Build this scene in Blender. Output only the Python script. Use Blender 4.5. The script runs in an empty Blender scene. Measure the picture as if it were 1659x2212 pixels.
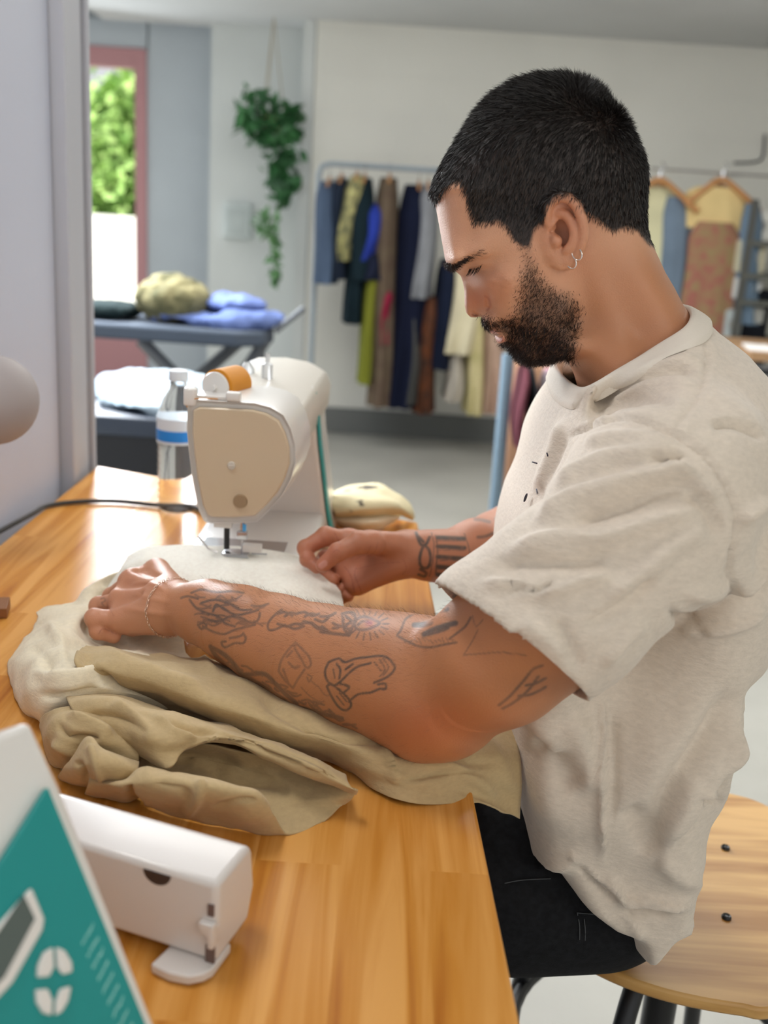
import bpy, bmesh, math, random
import numpy as np
from math import sin, cos, tan, pi, radians, sqrt, atan2, floor
random.seed(7); RNG = np.random.default_rng(11)
SC = bpy.context.scene; COL = SC.collection
# ---------------------------------------------------------------- camera
CAM_H = 1.2; PITCH = radians(16.2); ROLL = radians(3.7); FPX = 2216.0
c_f = np.array([0, cos(PITCH), -sin(PITCH)]); _r0 = np.array([1., 0, 0]); _u0 = np.array([0, sin(PITCH), cos(PITCH)])
c_r = cos(ROLL)*_r0 + sin(ROLL)*_u0; c_u = -sin(ROLL)*_r0 + cos(ROLL)*_u0
C_O = np.array([0, 0, CAM_H])
from mathutils import Matrix, Vector
cam_d = bpy.data.cameras.new('camera'); cam = bpy.data.objects.new('camera', cam_d); COL.objects.link(cam)
cam.matrix_world = Matrix(((c_r[0], c_u[0], -c_f[0], 0), (c_r[1], c_u[1], -c_f[1], 0), (c_r[2], c_u[2], -c_f[2], CAM_H), (0, 0, 0, 1)))
cam_d.sensor_fit = 'VERTICAL'; cam_d.sensor_height = 24.0; cam_d.lens = 24.0*FPX/2212
cam_d.clip_start = 0.02; cam_d.dof.use_dof = True; cam_d.dof.focus_distance = 0.885; cam_d.dof.aperture_fstop = 3.1
SC.camera = cam
SC.view_settings.view_transform = 'Standard'; SC.view_settings.look = 'None'; SC.view_settings.gamma = 1
SC.view_settings.use_curve_mapping = False; SC.view_settings.exposure = 0.36
# ---------------------------------------------------------------- light
W = bpy.data.worlds.new('world'); SC.world = W; W.use_nodes = True
bg = W.node_tree.nodes['Background']; bg.inputs[0].default_value = (0.93, 0.96, 1.0, 1); bg.inputs[1].default_value = 0.62
def area(name, loc, target, sx, sy, power, col=(1, 1, 1)):
    l = bpy.data.lights.new(name, 'AREA'); l.shape = 'RECTANGLE'; l.size = sx; l.size_y = sy; l.energy = power; l.color = col
    o = bpy.data.objects.new(name, l); COL.objects.link(o); o.location = loc
    o.rotation_euler = (Vector(target)-Vector(loc)).to_track_quat('-Z', 'Y').to_euler(); return o
area('left_daylight_key', (-1.50, 3.4, 1.62), (0.05, 1.0, 0.95), 1.3, 0.95, 105, (0.92, 0.96, 1.0))  # added key light, stands in for daylight from an unseen window at left
area('soft_key_over_table', (-.42, .85, 2.10), (-.05, 0.9, 0.9), .55, 1.1, 26, (1.0, 0.98, 0.95))  # added soft key above the frame, brightens chest, hands and table
area('fill_light_front', (1.0, -0.6, 2.02), (0.3, 0.9, 0.8), 1.2, 0.8, 9, (1.0, 0.92, 0.82))  # added unseen fill light from the camera side
area('area_light_rear', (0.5, 3.4, 2.1), (0.5, 3.6, 0.0), 2.4, 1.8, 60, (1.0, 0.98, 0.94))  # area light under the ceiling, aimed down at the rear floor
area('window_daylight_doorway', (-1.75, 5.9, 1.3), (-0.6, 3.0, 0.9), 0.7, 1.2, 9, (0.90, 0.96, 1.0))
_s = bpy.data.lights.new('sun', 'SUN'); _s.energy = 5.5; _s.angle = .01; _s.color = (1, .97, .9); _so = bpy.data.objects.new('sun', _s); COL.objects.link(_so); _so.rotation_euler = Vector((.25, .55, -1)).to_track_quat('-Z', 'Y').to_euler()
# ---------------------------------------------------------------- pixel <-> place helpers
def ray(px, py): return c_f + (px-829.5)/FPX*c_r - (py-1106)/FPX*c_u
def PY(px, py, Y): d = ray(px, py); return C_O + d*(Y/d[1])
def PZ(px, py, z): d = ray(px, py); return C_O + d*((z-CAM_H)/d[2])
def proj(V):
    v = np.asarray(V) - C_O; z = v@c_f; return np.stack([829.5+FPX*(v@c_r)/z, 1106-FPX*(v@c_u)/z], -1), z
# ---------------------------------------------------------------- materials
def mat(name, col, rough=0.6, var=0.0, vscale=20, bump=0.0, bscale=200, metal=0.0, spec=0.5, sss=0.0, alpha=1, trans=0, sheen=0, coat=0, var2=None):
    m = bpy.data.materials.new(name); m.use_nodes = True; nt = m.node_tree; b = nt.nodes['Principled BSDF']
    b.inputs['Base Color'].default_value = (*col, 1); b.inputs['Roughness'].default_value = rough; b.inputs['Metallic'].default_value = metal
    b.inputs['Specular IOR Level'].default_value = spec
    if sss: b.inputs['Subsurface Weight'].default_value = sss; b.inputs['Subsurface Radius'].default_value = (1, .35, .2); b.inputs['Subsurface Scale'].default_value = 0.006
    if trans: b.inputs['Transmission Weight'].default_value = trans
    if coat: b.inputs['Coat Weight'].default_value = coat; b.inputs['Coat Roughness'].default_value = 0.08
    if sheen: b.inputs['Sheen Weight'].default_value = sheen
    tc = nt.nodes.new('ShaderNodeTexCoord')
    if var or var2:
        n = nt.nodes.new('ShaderNodeTexNoise'); n.inputs['Scale'].default_value = vscale; n.inputs['Detail'].default_value = 4
        nt.links.new(tc.outputs['Object'], n.inputs['Vector'])
        r = nt.nodes.new('ShaderNodeValToRGB'); r.color_ramp.elements[0].position = .3; r.color_ramp.elements[1].position = .7
        c2 = var2 if var2 else tuple(min(1, c*(1+var)) for c in col); c1 = col if var2 else tuple(c*(1-var) for c in col)
        r.color_ramp.elements[0].color = (*c1, 1); r.color_ramp.elements[1].color = (*c2, 1)
        nt.links.new(n.outputs['Fac'], r.inputs[0]); nt.links.new(r.outputs[0], b.inputs['Base Color'])
    if bump:
        n = nt.nodes.new('ShaderNodeTexNoise'); n.inputs['Scale'].default_value = bscale; n.inputs['Detail'].default_value = 3
        nt.links.new(tc.outputs['Object'], n.inputs['Vector'])
        bp = nt.nodes.new('ShaderNodeBump'); bp.inputs['Strength'].default_value = 1.0; bp.inputs['Distance'].default_value = bump
        nt.links.new(n.outputs['Fac'], bp.inputs['Height']); nt.links.new(bp.outputs[0], b.inputs['Normal'])
    return m
def hexc(s):
    v = [int(s[i:i+2], 16)/255 for i in (0, 2, 4)]
    return tuple(c/12.92 if c <= .04045 else ((c+.055)/1.055)**2.4 for c in v)
def hm(name, hx, *a, **k): return mat(name, hexc(hx), *a, **k)
# ---------------------------------------------------------------- objects
def tag(o, label=None, cat=None, group=None, kind=None):
    if label: o['label'] = label
    if cat: o['category'] = cat
    if group: o['group'] = group
    if kind: o['kind'] = kind
    return o
def empty(name, loc, label, cat, group=None):
    o = bpy.data.objects.new(name, None); COL.objects.link(o); o.location = loc; o.empty_display_size = .05
    return tag(o, label, cat, group)
def wloc(o):
    v = np.zeros(3)
    while o is not None: v = v + np.array(o.location); o = o.parent
    return v
def meshobj(name, V, Fc, m, parent=None, smooth=True, angle=None):
    V = np.asarray(V, dtype=np.float64)
    if parent is not None: V = V - wloc(parent); off = (0, 0, 0)
    else: off = (V.min(0)+V.max(0))/2; V = V - off
    me = bpy.data.meshes.new(name)
    if isinstance(Fc, np.ndarray):
        n = len(Fc); k = Fc.shape[1]
        me.vertices.add(len(V)); me.vertices.foreach_set('co', V.astype(np.float32).ravel())
        me.loops.add(n*k); me.loops.foreach_set('vertex_index', Fc.astype(np.int32).ravel())
        me.polygons.add(n); me.polygons.foreach_set('loop_start', np.arange(0, n*k, k, dtype=np.int32)); me.polygons.foreach_set('loop_total', np.full(n, k, dtype=np.int32))
        me.update(calc_edges=True)
    else: me.from_pydata([tuple(v) for v in V], [], Fc)
    me.validate(); me.update()
    if smooth:
        me.polygons.foreach_set('use_smooth', [True]*len(me.polygons))
        if angle: me.set_sharp_from_angle(angle=radians(angle))
    o = bpy.data.objects.new(name, me); COL.objects.link(o)
    for mm in (m if isinstance(m, (list, tuple)) else [m]): me.materials.append(mm)
    o.location = off
    if parent is not None: o.parent = parent
    return o
class MB:
    """collects shapes (world coordinates) that become ONE mesh object"""
    def __init__(s): s.v = []; s.f = []; s.mi = []
    def add(s, V, Fc, mi=0):
        b = len(s.v); s.v += [tuple(map(float, p)) for p in V]; s.f += [tuple(int(i)+b for i in q) for q in Fc]; s.mi += [mi]*len(Fc)
    def box(s, c, d, rz=0, mi=0, bev=0.0, M=None):
        bm = bmesh.new(); bmesh.ops.create_cube(bm, size=1)
        for v in bm.verts: v.co = Vector((v.co.x*d[0], v.co.y*d[1], v.co.z*d[2]))
        if bev: bmesh.ops.bevel(bm, geom=list(bm.edges), offset=bev, segments=3, profile=.5, affect='EDGES')
        R = M if M is not None else Matrix.Rotation(rz, 3, 'Z')
        bm.verts.index_update()
        s.add([np.array(R@v.co)+np.array(c) for v in bm.verts], [[v.index for v in q.verts] for q in bm.faces], mi); bm.free(); return s
    def tube(s, pts, r, n=10, mi=0, cap=True, closed=False):
        pts = [np.array(p, float) for p in pts]; m = len(pts); rr = r if hasattr(r, '__len__') else [r]*m
        V = []; up = None
        for i, p in enumerate(pts):
            a = pts[(i-1) % m] if (closed or i) else p; b = pts[(i+1) % m] if (closed or i < m-1) else p
            t = b-a; t /= (np.linalg.norm(t)+1e-12)
            if up is None: up = np.array([0, 0, 1.]) if abs(t[2]) < .9 else np.array([1., 0, 0])
            x = np.cross(up, t); x /= np.linalg.norm(x)+1e-12; y = np.cross(t, x); up = y
            for k in range(n): V.append(p + rr[i]*(cos(2*pi*k/n)*x + sin(2*pi*k/n)*y))
        Fc = []
        for i in range(m if closed else m-1):
            for k in range(n):
                a, b = i*n+k, i*n+(k+1) % n; c, d = ((i+1) % m)*n+(k+1) % n, ((i+1) % m)*n+k; Fc.append((a, b, c, d))
        if cap and not closed: Fc.append(tuple(range(n))[::-1]); Fc.append(tuple((m-1)*n+k for k in range(n)))
        s.add(V, Fc, mi); return s
    def lathe(s, c, prof, n=32, mi=0, M=None, axis=None):
        V = []; Fc = []; m = len(prof)
        for r, z in prof:
            for k in range(n):
                p = Vector((r*cos(2*pi*k/n), r*sin(2*pi*k/n), z))
                if M is not None: p = M@p
                V.append(np.array(p)+np.array(c))
        for i in range(m-1):
            for k in range(n): Fc.append((i*n+k, i*n+(k+1) % n, (i+1)*n+(k+1) % n, (i+1)*n+k))
        if prof[0][0] > 1e-5: Fc.append(tuple(range(n))[::-1])
        if prof[-1][0] > 1e-5: Fc.append(tuple((m-1)*n+k for k in range(n)))
        s.add(V, Fc, mi); return s
    def prism(s, poly, vec, mi=0):
        """extrude a 3-D polygon along vec"""
        poly = [np.array(p, float) for p in poly]; n = len(poly); vec = np.array(vec, float)
        V = poly + [p+vec for p in poly]
        Fc = [tuple(range(n))[::-1], tuple(range(n, 2*n))] + [(i, (i+1) % n, n+(i+1) % n, n+i) for i in range(n)]
        s.add(V, Fc, mi); return s
    def build(s, name, m, parent=None, smooth=True, angle=35, bev=0, seg=2):
        o = meshobj(name, np.array(s.v), s.f, m, parent, smooth, angle)
        if isinstance(m, (list, tuple)) and len(m) > 1: o.data.polygons.foreach_set('material_index', s.mi)
        bm = bmesh.new(); bm.from_mesh(o.data); bmesh.ops.remove_doubles(bm, verts=bm.verts, dist=1e-6); bmesh.ops.recalc_face_normals(bm, faces=bm.faces); bm.to_mesh(o.data); bm.free()
        if angle: o.data.set_sharp_from_angle(angle=radians(angle))
        if bev:
            b = o.modifiers.new('bevel', 'BEVEL'); b.width = bev; b.segments = seg; b.limit_method = 'ANGLE'; b.angle_limit = radians(40)
        return o
def catmull(P, n):
    P = [np.array(p, float) for p in P]; out = []
    for i in range(len(P)-1):
        a = P[max(i-1, 0)]; b = P[i]; c = P[i+1]; d = P[min(i+2, len(P)-1)]
        for k in range(n):
            t = k/n; out.append(.5*((2*b)+(-a+c)*t+(2*a-5*b+4*c-d)*t*t+(-a+3*b-3*c+d)*t**3))
    out.append(P[-1]); return np.array(out)
# ---------------------------------------------------------------- signed distance volumes
class Vol:
    def __init__(s, lo, hi, h, cap=.03):
        s.lo = np.array(lo, float); s.h = h; s.n = np.ceil((np.array(hi)-s.lo)/h).astype(int)+1
        s.ax = [s.lo[i]+h*np.arange(s.n[i]) for i in range(3)]; s.F = np.full(s.n, cap, np.float32); s.cap = cap
    def sub(s, lo, hi):
        a = np.maximum(np.floor((np.array(lo)-s.lo)/s.h).astype(int), 0); b = np.minimum(np.ceil((np.array(hi)-s.lo)/s.h).astype(int)+1, s.n)
        if (b <= a).any(): return None
        sl = tuple(slice(a[i], b[i]) for i in range(3))
        g = [s.ax[0][sl[0]][:, None, None].astype(np.float32), s.ax[1][sl[1]][None, :, None].astype(np.float32), s.ax[2][sl[2]][None, None, :].astype(np.float32)]
        return sl, g
    def put(s, sl, d, k, op='u'):
        a = s.F[sl]
        if op == 'u': h = np.maximum(k-np.abs(a-d), 0)/k; s.F[sl] = np.minimum(a, d)-h*h*k*.25
        else: d = -d; h = np.maximum(k-np.abs(a-d), 0)/k; s.F[sl] = np.maximum(a, d)+h*h*k*.25
    def cone(s, p0, p1, r0, r1, k=.006, op='u', sq=None):
        p0 = np.array(p0, float); p1 = np.array(p1, float); R = max(r0, r1)+s.cap+.002
        q = s.sub(np.minimum(p0, p1)-R, np.maximum(p0, p1)+R)
        if q is None: return
        sl, (X, Y, Z) = q; ba = p1-p0; L = ba@ba+1e-12
        t = np.clip(((X-p0[0])*ba[0]+(Y-p0[1])*ba[1]+(Z-p0[2])*ba[2])/L, 0, 1)
        ax, ay, az = X-p0[0]-t*ba[0], Y-p0[1]-t*ba[1], Z-p0[2]-t*ba[2]
        if sq is not None:
            n, f = sq; n = np.array(n, float); n /= np.linalg.norm(n); q2 = (ax*n[0]+ay*n[1]+az*n[2])
            d2 = ax*ax+ay*ay+az*az+q2*q2*(1/f**2-1); d = np.sqrt(d2)
        else: d = np.sqrt(ax*ax+ay*ay+az*az)
        s.put(sl, (d-(r0+(r1-r0)*t)).astype(np.float32), k, op)
    def chain(s, pts, rad, k=.006, op='u', sq=None):
        for i in range(len(pts)-1): s.cone(pts[i], pts[i+1], rad[i], rad[i+1], k, op, sq)
    def ell(s, c, r, k=.006, op='u', M=None):
        c = np.array(c, float); R = max(r)+s.cap; q = s.sub(c-R, c+R)
        if q is None: return
        sl, (X, Y, Z) = q; x, y, z = X-c[0], Y-c[1], Z-c[2]
        if M is not None: M = np.array(M); x, y, z = (M[0, 0]*x+M[0, 1]*y+M[0, 2]*z, M[1, 0]*x+M[1, 1]*y+M[1, 2]*z, M[2, 0]*x+M[2, 1]*y+M[2, 2]*z)
        k0 = np.sqrt((x/r[0])**2+(y/r[1])**2+(z/r[2])**2); k1 = np.sqrt((x/r[0]**2)**2+(y/r[1]**2)**2+(z/r[2]**2)**2)+1e-9
        s.put(sl, (k0*(k0-1)/k1).astype(np.float32), k, op)
    def mesh(s, smooth=2):
        V, Q = surfnet(s.F, s.lo, s.h); return (relax(V, Q, smooth), Q)
def surfnet(F, lo, h):
    F = np.asarray(F, np.float32); s = F < 0; n = F.shape
    cnt = np.zeros((n[0]-1, n[1]-1, n[2]-1), np.int8)
    for i in (0, 1):
        for j in (0, 1):
            for k in (0, 1): cnt += s[i:n[0]-1+i, j:n[1]-1+j, k:n[2]-1+k]
    act = np.argwhere((cnt > 0) & (cnt < 8)); idx = np.full(cnt.shape, -1, np.int32); idx[act[:, 0], act[:, 1], act[:, 2]] = np.arange(len(act))
    P = np.zeros((len(act), 3)); N = np.zeros(len(act)); I, J, K = act.T
    cs = [(i, j, k) for i in (0, 1) for j in (0, 1) for k in (0, 1)]
    for a in range(8):
        for b in range(a+1, 8):
            d = np.array(cs[b])-np.array(cs[a])
            if np.abs(d).sum() != 1: continue
            fa = F[I+cs[a][0], J+cs[a][1], K+cs[a][2]]; fb = F[I+cs[b][0], J+cs[b][1], K+cs[b][2]]
            m = (fa < 0) != (fb < 0); t = fa[m]/(fa[m]-fb[m]); P[m] += np.array(cs[a])+t[:, None]*d; N[m] += 1
    V = lo+h*(act+P/N[:, None]); Q = []
    for ax in range(3):
        o = [i for i in range(3) if i != ax]; sa = [slice(None)]*3; sb = [slice(None)]*3; sa[ax] = slice(0, n[ax]-1); sb[ax] = slice(1, n[ax])
        A = s[tuple(sa)]; B = s[tuple(sb)]; e = np.argwhere(A != B); e = e[(e[:, o[0]] > 0) & (e[:, o[1]] > 0) & (e[:, o[0]] < n[o[0]]-1) & (e[:, o[1]] < n[o[1]]-1)]
        q = []
        for du, dv in ((-1, -1), (0, -1), (0, 0), (-1, 0)):
            c = e.copy(); c[:, o[0]] += du; c[:, o[1]] += dv; q.append(idx[c[:, 0], c[:, 1], c[:, 2]])
        q = np.stack(q, 1); fl = A[e[:, 0], e[:, 1], e[:, 2]]
        if ax == 1: fl = ~fl
        q[~fl] = q[~fl][:, ::-1]; Q.append(q)
    return V, np.concatenate(Q)
def relax(V, Q, it, lam=.5, keep=None):
    E = np.concatenate([Q[:, [0, 1]], Q[:, [1, 2]], Q[:, [2, 3]], Q[:, [3, 0]]]); E = np.concatenate([E, E[:, ::-1]]); n = len(V)
    cnt = np.bincount(E[:, 0], minlength=n).astype(float)+1e-9
    for t in range(it):
        for l in ((lam, -lam*1.04) if it > 1 else (lam,)):
            A = np.stack([np.bincount(E[:, 0], V[E[:, 1], c], n) for c in range(3)], 1)/cnt[:, None]; V = V+l*(A-V)
    return V
def vnormals(V, Q):
    fn = np.cross(V[Q[:, 2]]-V[Q[:, 0]], V[Q[:, 3]]-V[Q[:, 1]]); N = np.zeros_like(V)
    for c in range(3):
        N[:, c] = sum(np.bincount(Q[:, k], fn[:, c], len(V)) for k in range(4))
    return N/(np.linalg.norm(N, axis=1)[:, None]+1e-12)
def pld(P, pts):
    """distance, signed side and arc parameter of 2-D points to a polyline"""
    pts = np.array(pts, float); best = np.full(len(P), 1e9); sd = np.zeros(len(P)); tt = np.zeros(len(P)); L = np.r_[0, np.cumsum(np.linalg.norm(np.diff(pts, axis=0), axis=1))]
    for i in range(len(pts)-1):
        a = pts[i]; b = pts[i+1]-a; l2 = b@b+1e-9; t = np.clip(((P-a)@b)/l2, 0, 1); q = P-a-t[:, None]*b; d = np.sqrt((q**2).sum(1)); m = d < best
        best[m] = d[m]; sd[m] = np.sign(b[0]*q[m, 1]-b[1]*q[m, 0]); tt[m] = (L[i]+t[m]*sqrt(l2))/L[-1]
    return best, sd, tt
def folds(V, Nn, FL, mask=None, sm=3):
    """raise ridges / press creases along lines drawn over the cloth"""
    px, _ = proj(V); D = np.zeros(len(V))
    for f in FL:
        pts, w1, w2, h = f[:4]; pts = catmull(pts, 5) if len(pts) > 2 else np.array(pts, float); R = 3*max(w1, w2); lo = pts.min(0)-R; hi = pts.max(0)+R
        m = np.where((px[:, 0] > lo[0]) & (px[:, 0] < hi[0]) & (px[:, 1] > lo[1]) & (px[:, 1] < hi[1]))[0]
        if not len(m): continue
        d, s, t = pld(px[m], pts); w = np.where(s > 0, w2, w1); tp = np.clip(np.minimum(t, 1-t)*5, 0, 1); e = f[4] if len(f) > 4 else 0
        if e: tp = np.ones_like(tp)
        D[m] += h*np.exp(-(d/w)**2)*tp*tp*(3-2*tp)*(d < R)
    if mask is not None: D = D*mask
    return V+Nn*D[:, None]
def noise3(V, sc, seed=0, oct=3):
    """cheap smooth value noise on points"""
    out = np.zeros(len(V)); amp = 1.; tot = 0
    for o in range(oct):
        r = np.random.default_rng(seed+o); T = r.random((32, 32, 32)); p = V*sc*2**o+r.random(3)*9; i = np.floor(p).astype(int); f = p-i; f = f*f*(3-2*f)
        v = 0
        for a in (0, 1):
            for b in (0, 1):
                for c in (0, 1):
                    v = v+T[(i[:, 0]+a) % 32, (i[:, 1]+b) % 32, (i[:, 2]+c) % 32]*(f[:, 0] if a else 1-f[:, 0])*(f[:, 1] if b else 1-f[:, 1])*(f[:, 2] if c else 1-f[:, 2])
        out += amp*(v-.5)*2; tot += amp; amp *= .5
    return out/tot
# ================================================================ ROOM
def struct(name, mb, m, **k): o = mb.build(name, m, None, smooth=False, angle=None, **k); o['kind'] = 'structure'; return o
m_wall = hm('painted_block_wall', 'dcdbd3', .9, var=.03, vscale=2.5, bump=.002, bscale=30)
m_wall2 = hm('painted_wall_grey_blue', 'c3cbd0', .9, var=.03, vscale=3)
m_ceil = hm('ceiling_paint', 'c9cbcb', .9, var=.03, vscale=2)
m_floor = hm('polished_concrete', 'a5a39b', .38, var=.09, vscale=3.5, bump=.0006, bscale=60)
m_dark = hm('dark_trim', '6e706e', .8)
# block joints in the rear wall
nt = m_wall.node_tree; br = nt.nodes.new('ShaderNodeTexBrick'); tc = nt.nodes.new('ShaderNodeTexCoord'); mp = nt.nodes.new('ShaderNodeMapping'); mp.inputs['Rotation'].default_value = (pi/2, 0, 0); nt.links.new(tc.outputs['Object'], mp.inputs[0]); nt.links.new(mp.outputs[0], br.inputs['Vector'])
br.inputs['Scale'].default_value = 1; br.inputs['Brick Width'].default_value = .40; br.inputs['Row Height'].default_value = .20; br.inputs['Mortar Size'].default_value = .006; br.inputs['Color1'].default_value = (1, 1, 1, 1); br.inputs['Color2'].default_value = (1, 1, 1, 1); br.inputs['Mortar'].default_value = (0, 0, 0, 1)
bp = nt.nodes.new('ShaderNodeBump'); bp.inputs['Distance'].default_value = .002; nt.links.new(br.outputs['Color'], bp.inputs['Height']); nt.links.new(bp.outputs[0], nt.nodes['Principled BSDF'].inputs['Normal'])
struct('floor', MB().box((.3, 2.6, -.05), (6.6, 9.4, .1)), m_floor)
struct('ceiling', MB().box((.95, 2.0, 2.17), (5.3, 8.2, .1)), m_ceil)
struct('wall_rear', MB().box((1.55, 5.75, 1.08), (4.1, .12, 2.2)), m_wall)
struct('trim_1', MB().box((1.55, 5.675, .07), (4.1, .03, .14)), m_dark)
struct('wall_corner', MB().box((-.80, 6.05, 1.08), (.58, .12, 2.2)).box((-.535, 5.86, 1.08), (.06, .33, 2.2)), hm('painted_wall_pale', 'ccd0ce', .9, var=.03, vscale=3))
# window wall with the glazed pink door; opening cut out
wy = 6.6; dx0, dx1, dz1 = -2.35, -1.57, 2.04
struct('wall_window', MB().box((-1.30, wy, 1.15), (dx1*-1-1.03, .12, 2.5)).box((-1.96, wy, 2.04+.21), (.80, .12, .42)).box((-2.7, wy, 1.15), (.7, .12, 2.5)), m_wall2)
struct('trim_2', MB().box((-1.07, 6.45, 1.12), (.10, .25, 2.25)), hm('pilaster_paint', 'b4bcc0', .9))
struct('ceiling_recess', MB().box((-2.1, 5.2, 2.30), (2.2, 3.2, .1)), m_ceil)
struct('trim_3', MB().box((-1.9, 6.5, 2.215), (2.0, .08, .05)), hm('grey_rail_paint', '8b9298', .8))
m_pink = hm('pink_frame_paint', 'c08e90', .6)
dr = MB().box((dx1-.035, wy-.03, 1.02), (.07, .10, 2.04)).box((dx0+.035, wy-.03, 1.02), (.07, .10, 2.04)).box((-1.96, wy-.03, 1.985), (.64, .10, .11)).box((-1.96, wy-.03, .26), (.64, .10, .52))
do = dr.build('door_1', m_pink, None, smooth=False, angle=None, bev=.006); do['kind'] = 'structure'
m_glass = mat('pane_glass', (1, 1, 1), .0, trans=1.0, spec=.5); m_glass.node_tree.nodes['Principled BSDF'].inputs['IOR'].default_value = 1.02
MB().box((-1.96, wy-.03, 1.225), (.66, .008, 1.41)).build('door_pane', m_glass, do, smooth=False)
# outside: sunlit yard, pale wall and shrubs
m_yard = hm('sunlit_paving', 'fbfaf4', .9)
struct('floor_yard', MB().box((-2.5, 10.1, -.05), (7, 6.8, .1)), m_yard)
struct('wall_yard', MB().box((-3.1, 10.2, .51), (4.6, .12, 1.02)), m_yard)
m_leaf = hm('shrub_leaves', '7fae5a', .7, var2=hexc('c2e08a'), vscale=6)
def blob(v, c, r, seed, n=12, sub=2):
    pass
def leafcloud(name, pts, n, size, m, parent=None, seed=3, quad=True):
    g = np.random.default_rng(seed); pts = np.array(pts); i = g.integers(0, len(pts), n); c = pts[i, :3]+g.normal(size=(n, 3))*pts[i, 3:4]*.5
    a = g.normal(size=(n, 3)); a /= np.linalg.norm(a, axis=1)[:, None]; b = np.cross(a, g.normal(size=(n, 3))); b /= np.linalg.norm(b, axis=1)[:, None]; s = size*(.6+.8*g.random((n, 1)))
    nn_ = np.cross(a, b)
    V = np.stack([c-a*s, c-b*s*.45+nn_*s*.12, c+a*s, c+b*s*.45+nn_*s*.12], 1).reshape(-1, 3); Q = np.arange(4*n).reshape(-1, 4)
    return meshobj(name, V, Q, m, parent, smooth=False)
tr_pts = []
g = np.random.default_rng(8)
for k, (px0, py0, sz) in enumerate([(200,330,.42),(255,270,.40),(300,290,.42),(210,420,.42),(280,400,.42),(240,360,.45),(170,390,.4),(330,380,.4),(300,450,.42),(190,460,.42),(250,460,.42),(330,440,.42),(160,300,.35),(320,230,.35),(230,300,.4)]):
    q = PY(px0, py0, 10.9+.3*(k % 3)); tr_pts.append([*q, sz])
sh = empty('shrub', (-2.6, 11.2, 0), 'bright green shrub outside the glazed pink door', 'shrub')
leafcloud('foliage', tr_pts, 9000, .085, m_leaf, sh, 5)
MB().tube([(-2.6, 11.2, 0), (-2.62, 11.2, .7), (-2.7, 11.2, 1.4)], [.05, .04, .02]).tube([(-2.62, 11.2, .7), (-2.3, 11.15, 1.3), (-2.2, 11.2, 1.7)], [.03, .025, .015]).build('stem', hm('bark', '5a4a38', .9), sh)
# near partition at the left of the table, with its steel jamb
m_panel = hm('partition_laminate', 'c3c8d8', .55)
struct('wall_left', MB().box((-.585, .80, 1.08), (.11, 1.62, 2.14)), m_panel)
jm = MB().box((-.575, 1.63, 1.08), (.135, .03, 2.14)).box((-.575, 1.69, 1.08), (.12, .06, 2.14)).box((-.57, 1.735, 1.08), (.125, .012, 2.14)).build('trim_4', hm('jamb_paint', 'b3b5bd', .5), None, smooth=False, angle=None, bev=.003); jm['kind'] = 'structure'
struct('wall_right', MB().box((3.55, 2.0, 1.08), (.1, 8.0, 2.2)), m_wall)
# ================================================================ TABLE
tabz = .75
m_wood = mat('oiled_wood_top', (.5, .25, .09), .30, spec=.14)
nt = m_wood.node_tree; b = nt.nodes['Principled BSDF']; tc = nt.nodes.new('ShaderNodeTexCoord'); L = nt.links.new
mp = nt.nodes.new('ShaderNodeMapping'); mp.inputs['Rotation'].default_value = (0, 0, pi/2); L(tc.outputs['Object'], mp.inputs[0])
br = nt.nodes.new('ShaderNodeTexBrick'); br.inputs['Scale'].default_value = 1; br.inputs['Brick Width'].default_value = .42; br.inputs['Row Height'].default_value = .062; br.inputs['Mortar Size'].default_value = .0; br.offset_frequency = 2; br.offset = .37
br.inputs['Color1'].default_value = (.2, .2, .2, 1); br.inputs['Color2'].default_value = (.8, .8, .8, 1); L(mp.outputs[0], br.inputs['Vector'])
m2 = nt.nodes.new('ShaderNodeMapping'); m2.inputs['Scale'].default_value = (34, 1.6, 34); L(tc.outputs['Object'], m2.inputs[0])
sep = nt.nodes.new('ShaderNodeVectorMath'); sep.operation = 'ADD'; L(m2.outputs[0], sep.inputs[0]); L(br.outputs['Color'], sep.inputs[1]); 
mul = nt.nodes.new('ShaderNodeVectorMath'); mul.operation = 'SCALE'; mul.inputs['Scale'].default_value = 7; L(br.outputs['Color'], mul.inputs[0]); L(mul.outputs[0], sep.inputs[1])
n1 = nt.nodes.new('ShaderNodeTexNoise'); n1.inputs['Scale'].default_value = 1; n1.inputs['Detail'].default_value = 7; n1.inputs['Distortion'].default_value = 1.2; L(sep.outputs[0], n1.inputs['Vector'])
n2 = nt.nodes.new('ShaderNodeTexNoise'); n2.inputs['Scale'].default_value = 7; n2.inputs['Detail'].default_value = 3; L(tc.outputs['Object'], n2.inputs['Vector'])
r1 = nt.nodes.new('ShaderNodeValToRGB'); e = r1.color_ramp.elements; e[0].position = .28; e[0].color = (*hexc('b26c28'), 1); e[1].position = .62; e[1].color = (*hexc('e6ab60'), 1); e2_ = e.new(.45); e2_.color = (*hexc('d1903f'), 1)
L(n1.outputs['Fac'], r1.inputs[0])
mx = nt.nodes.new('ShaderNodeMixRGB'); mx.blend_type = 'MULTIPLY'; mx.inputs[0].default_value = .55; L(r1.outputs[0], mx.inputs[1])
r2 = nt.nodes.new('ShaderNodeValToRGB'); r2.color_ramp.elements[0].color = (.80, .72, .62, 1); r2.color_ramp.elements[1].color = (1.0, .98, .92, 1); mm = nt.nodes.new('ShaderNodeMixRGB'); mm.inputs[0].default_value = .5; L(br.outputs['Color'], mm.inputs[1]); L(n2.outputs['Fac'], mm.inputs[2]); L(mm.outputs[0], r2.inputs[0]); L(r2.outputs[0], mx.inputs[2])
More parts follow.
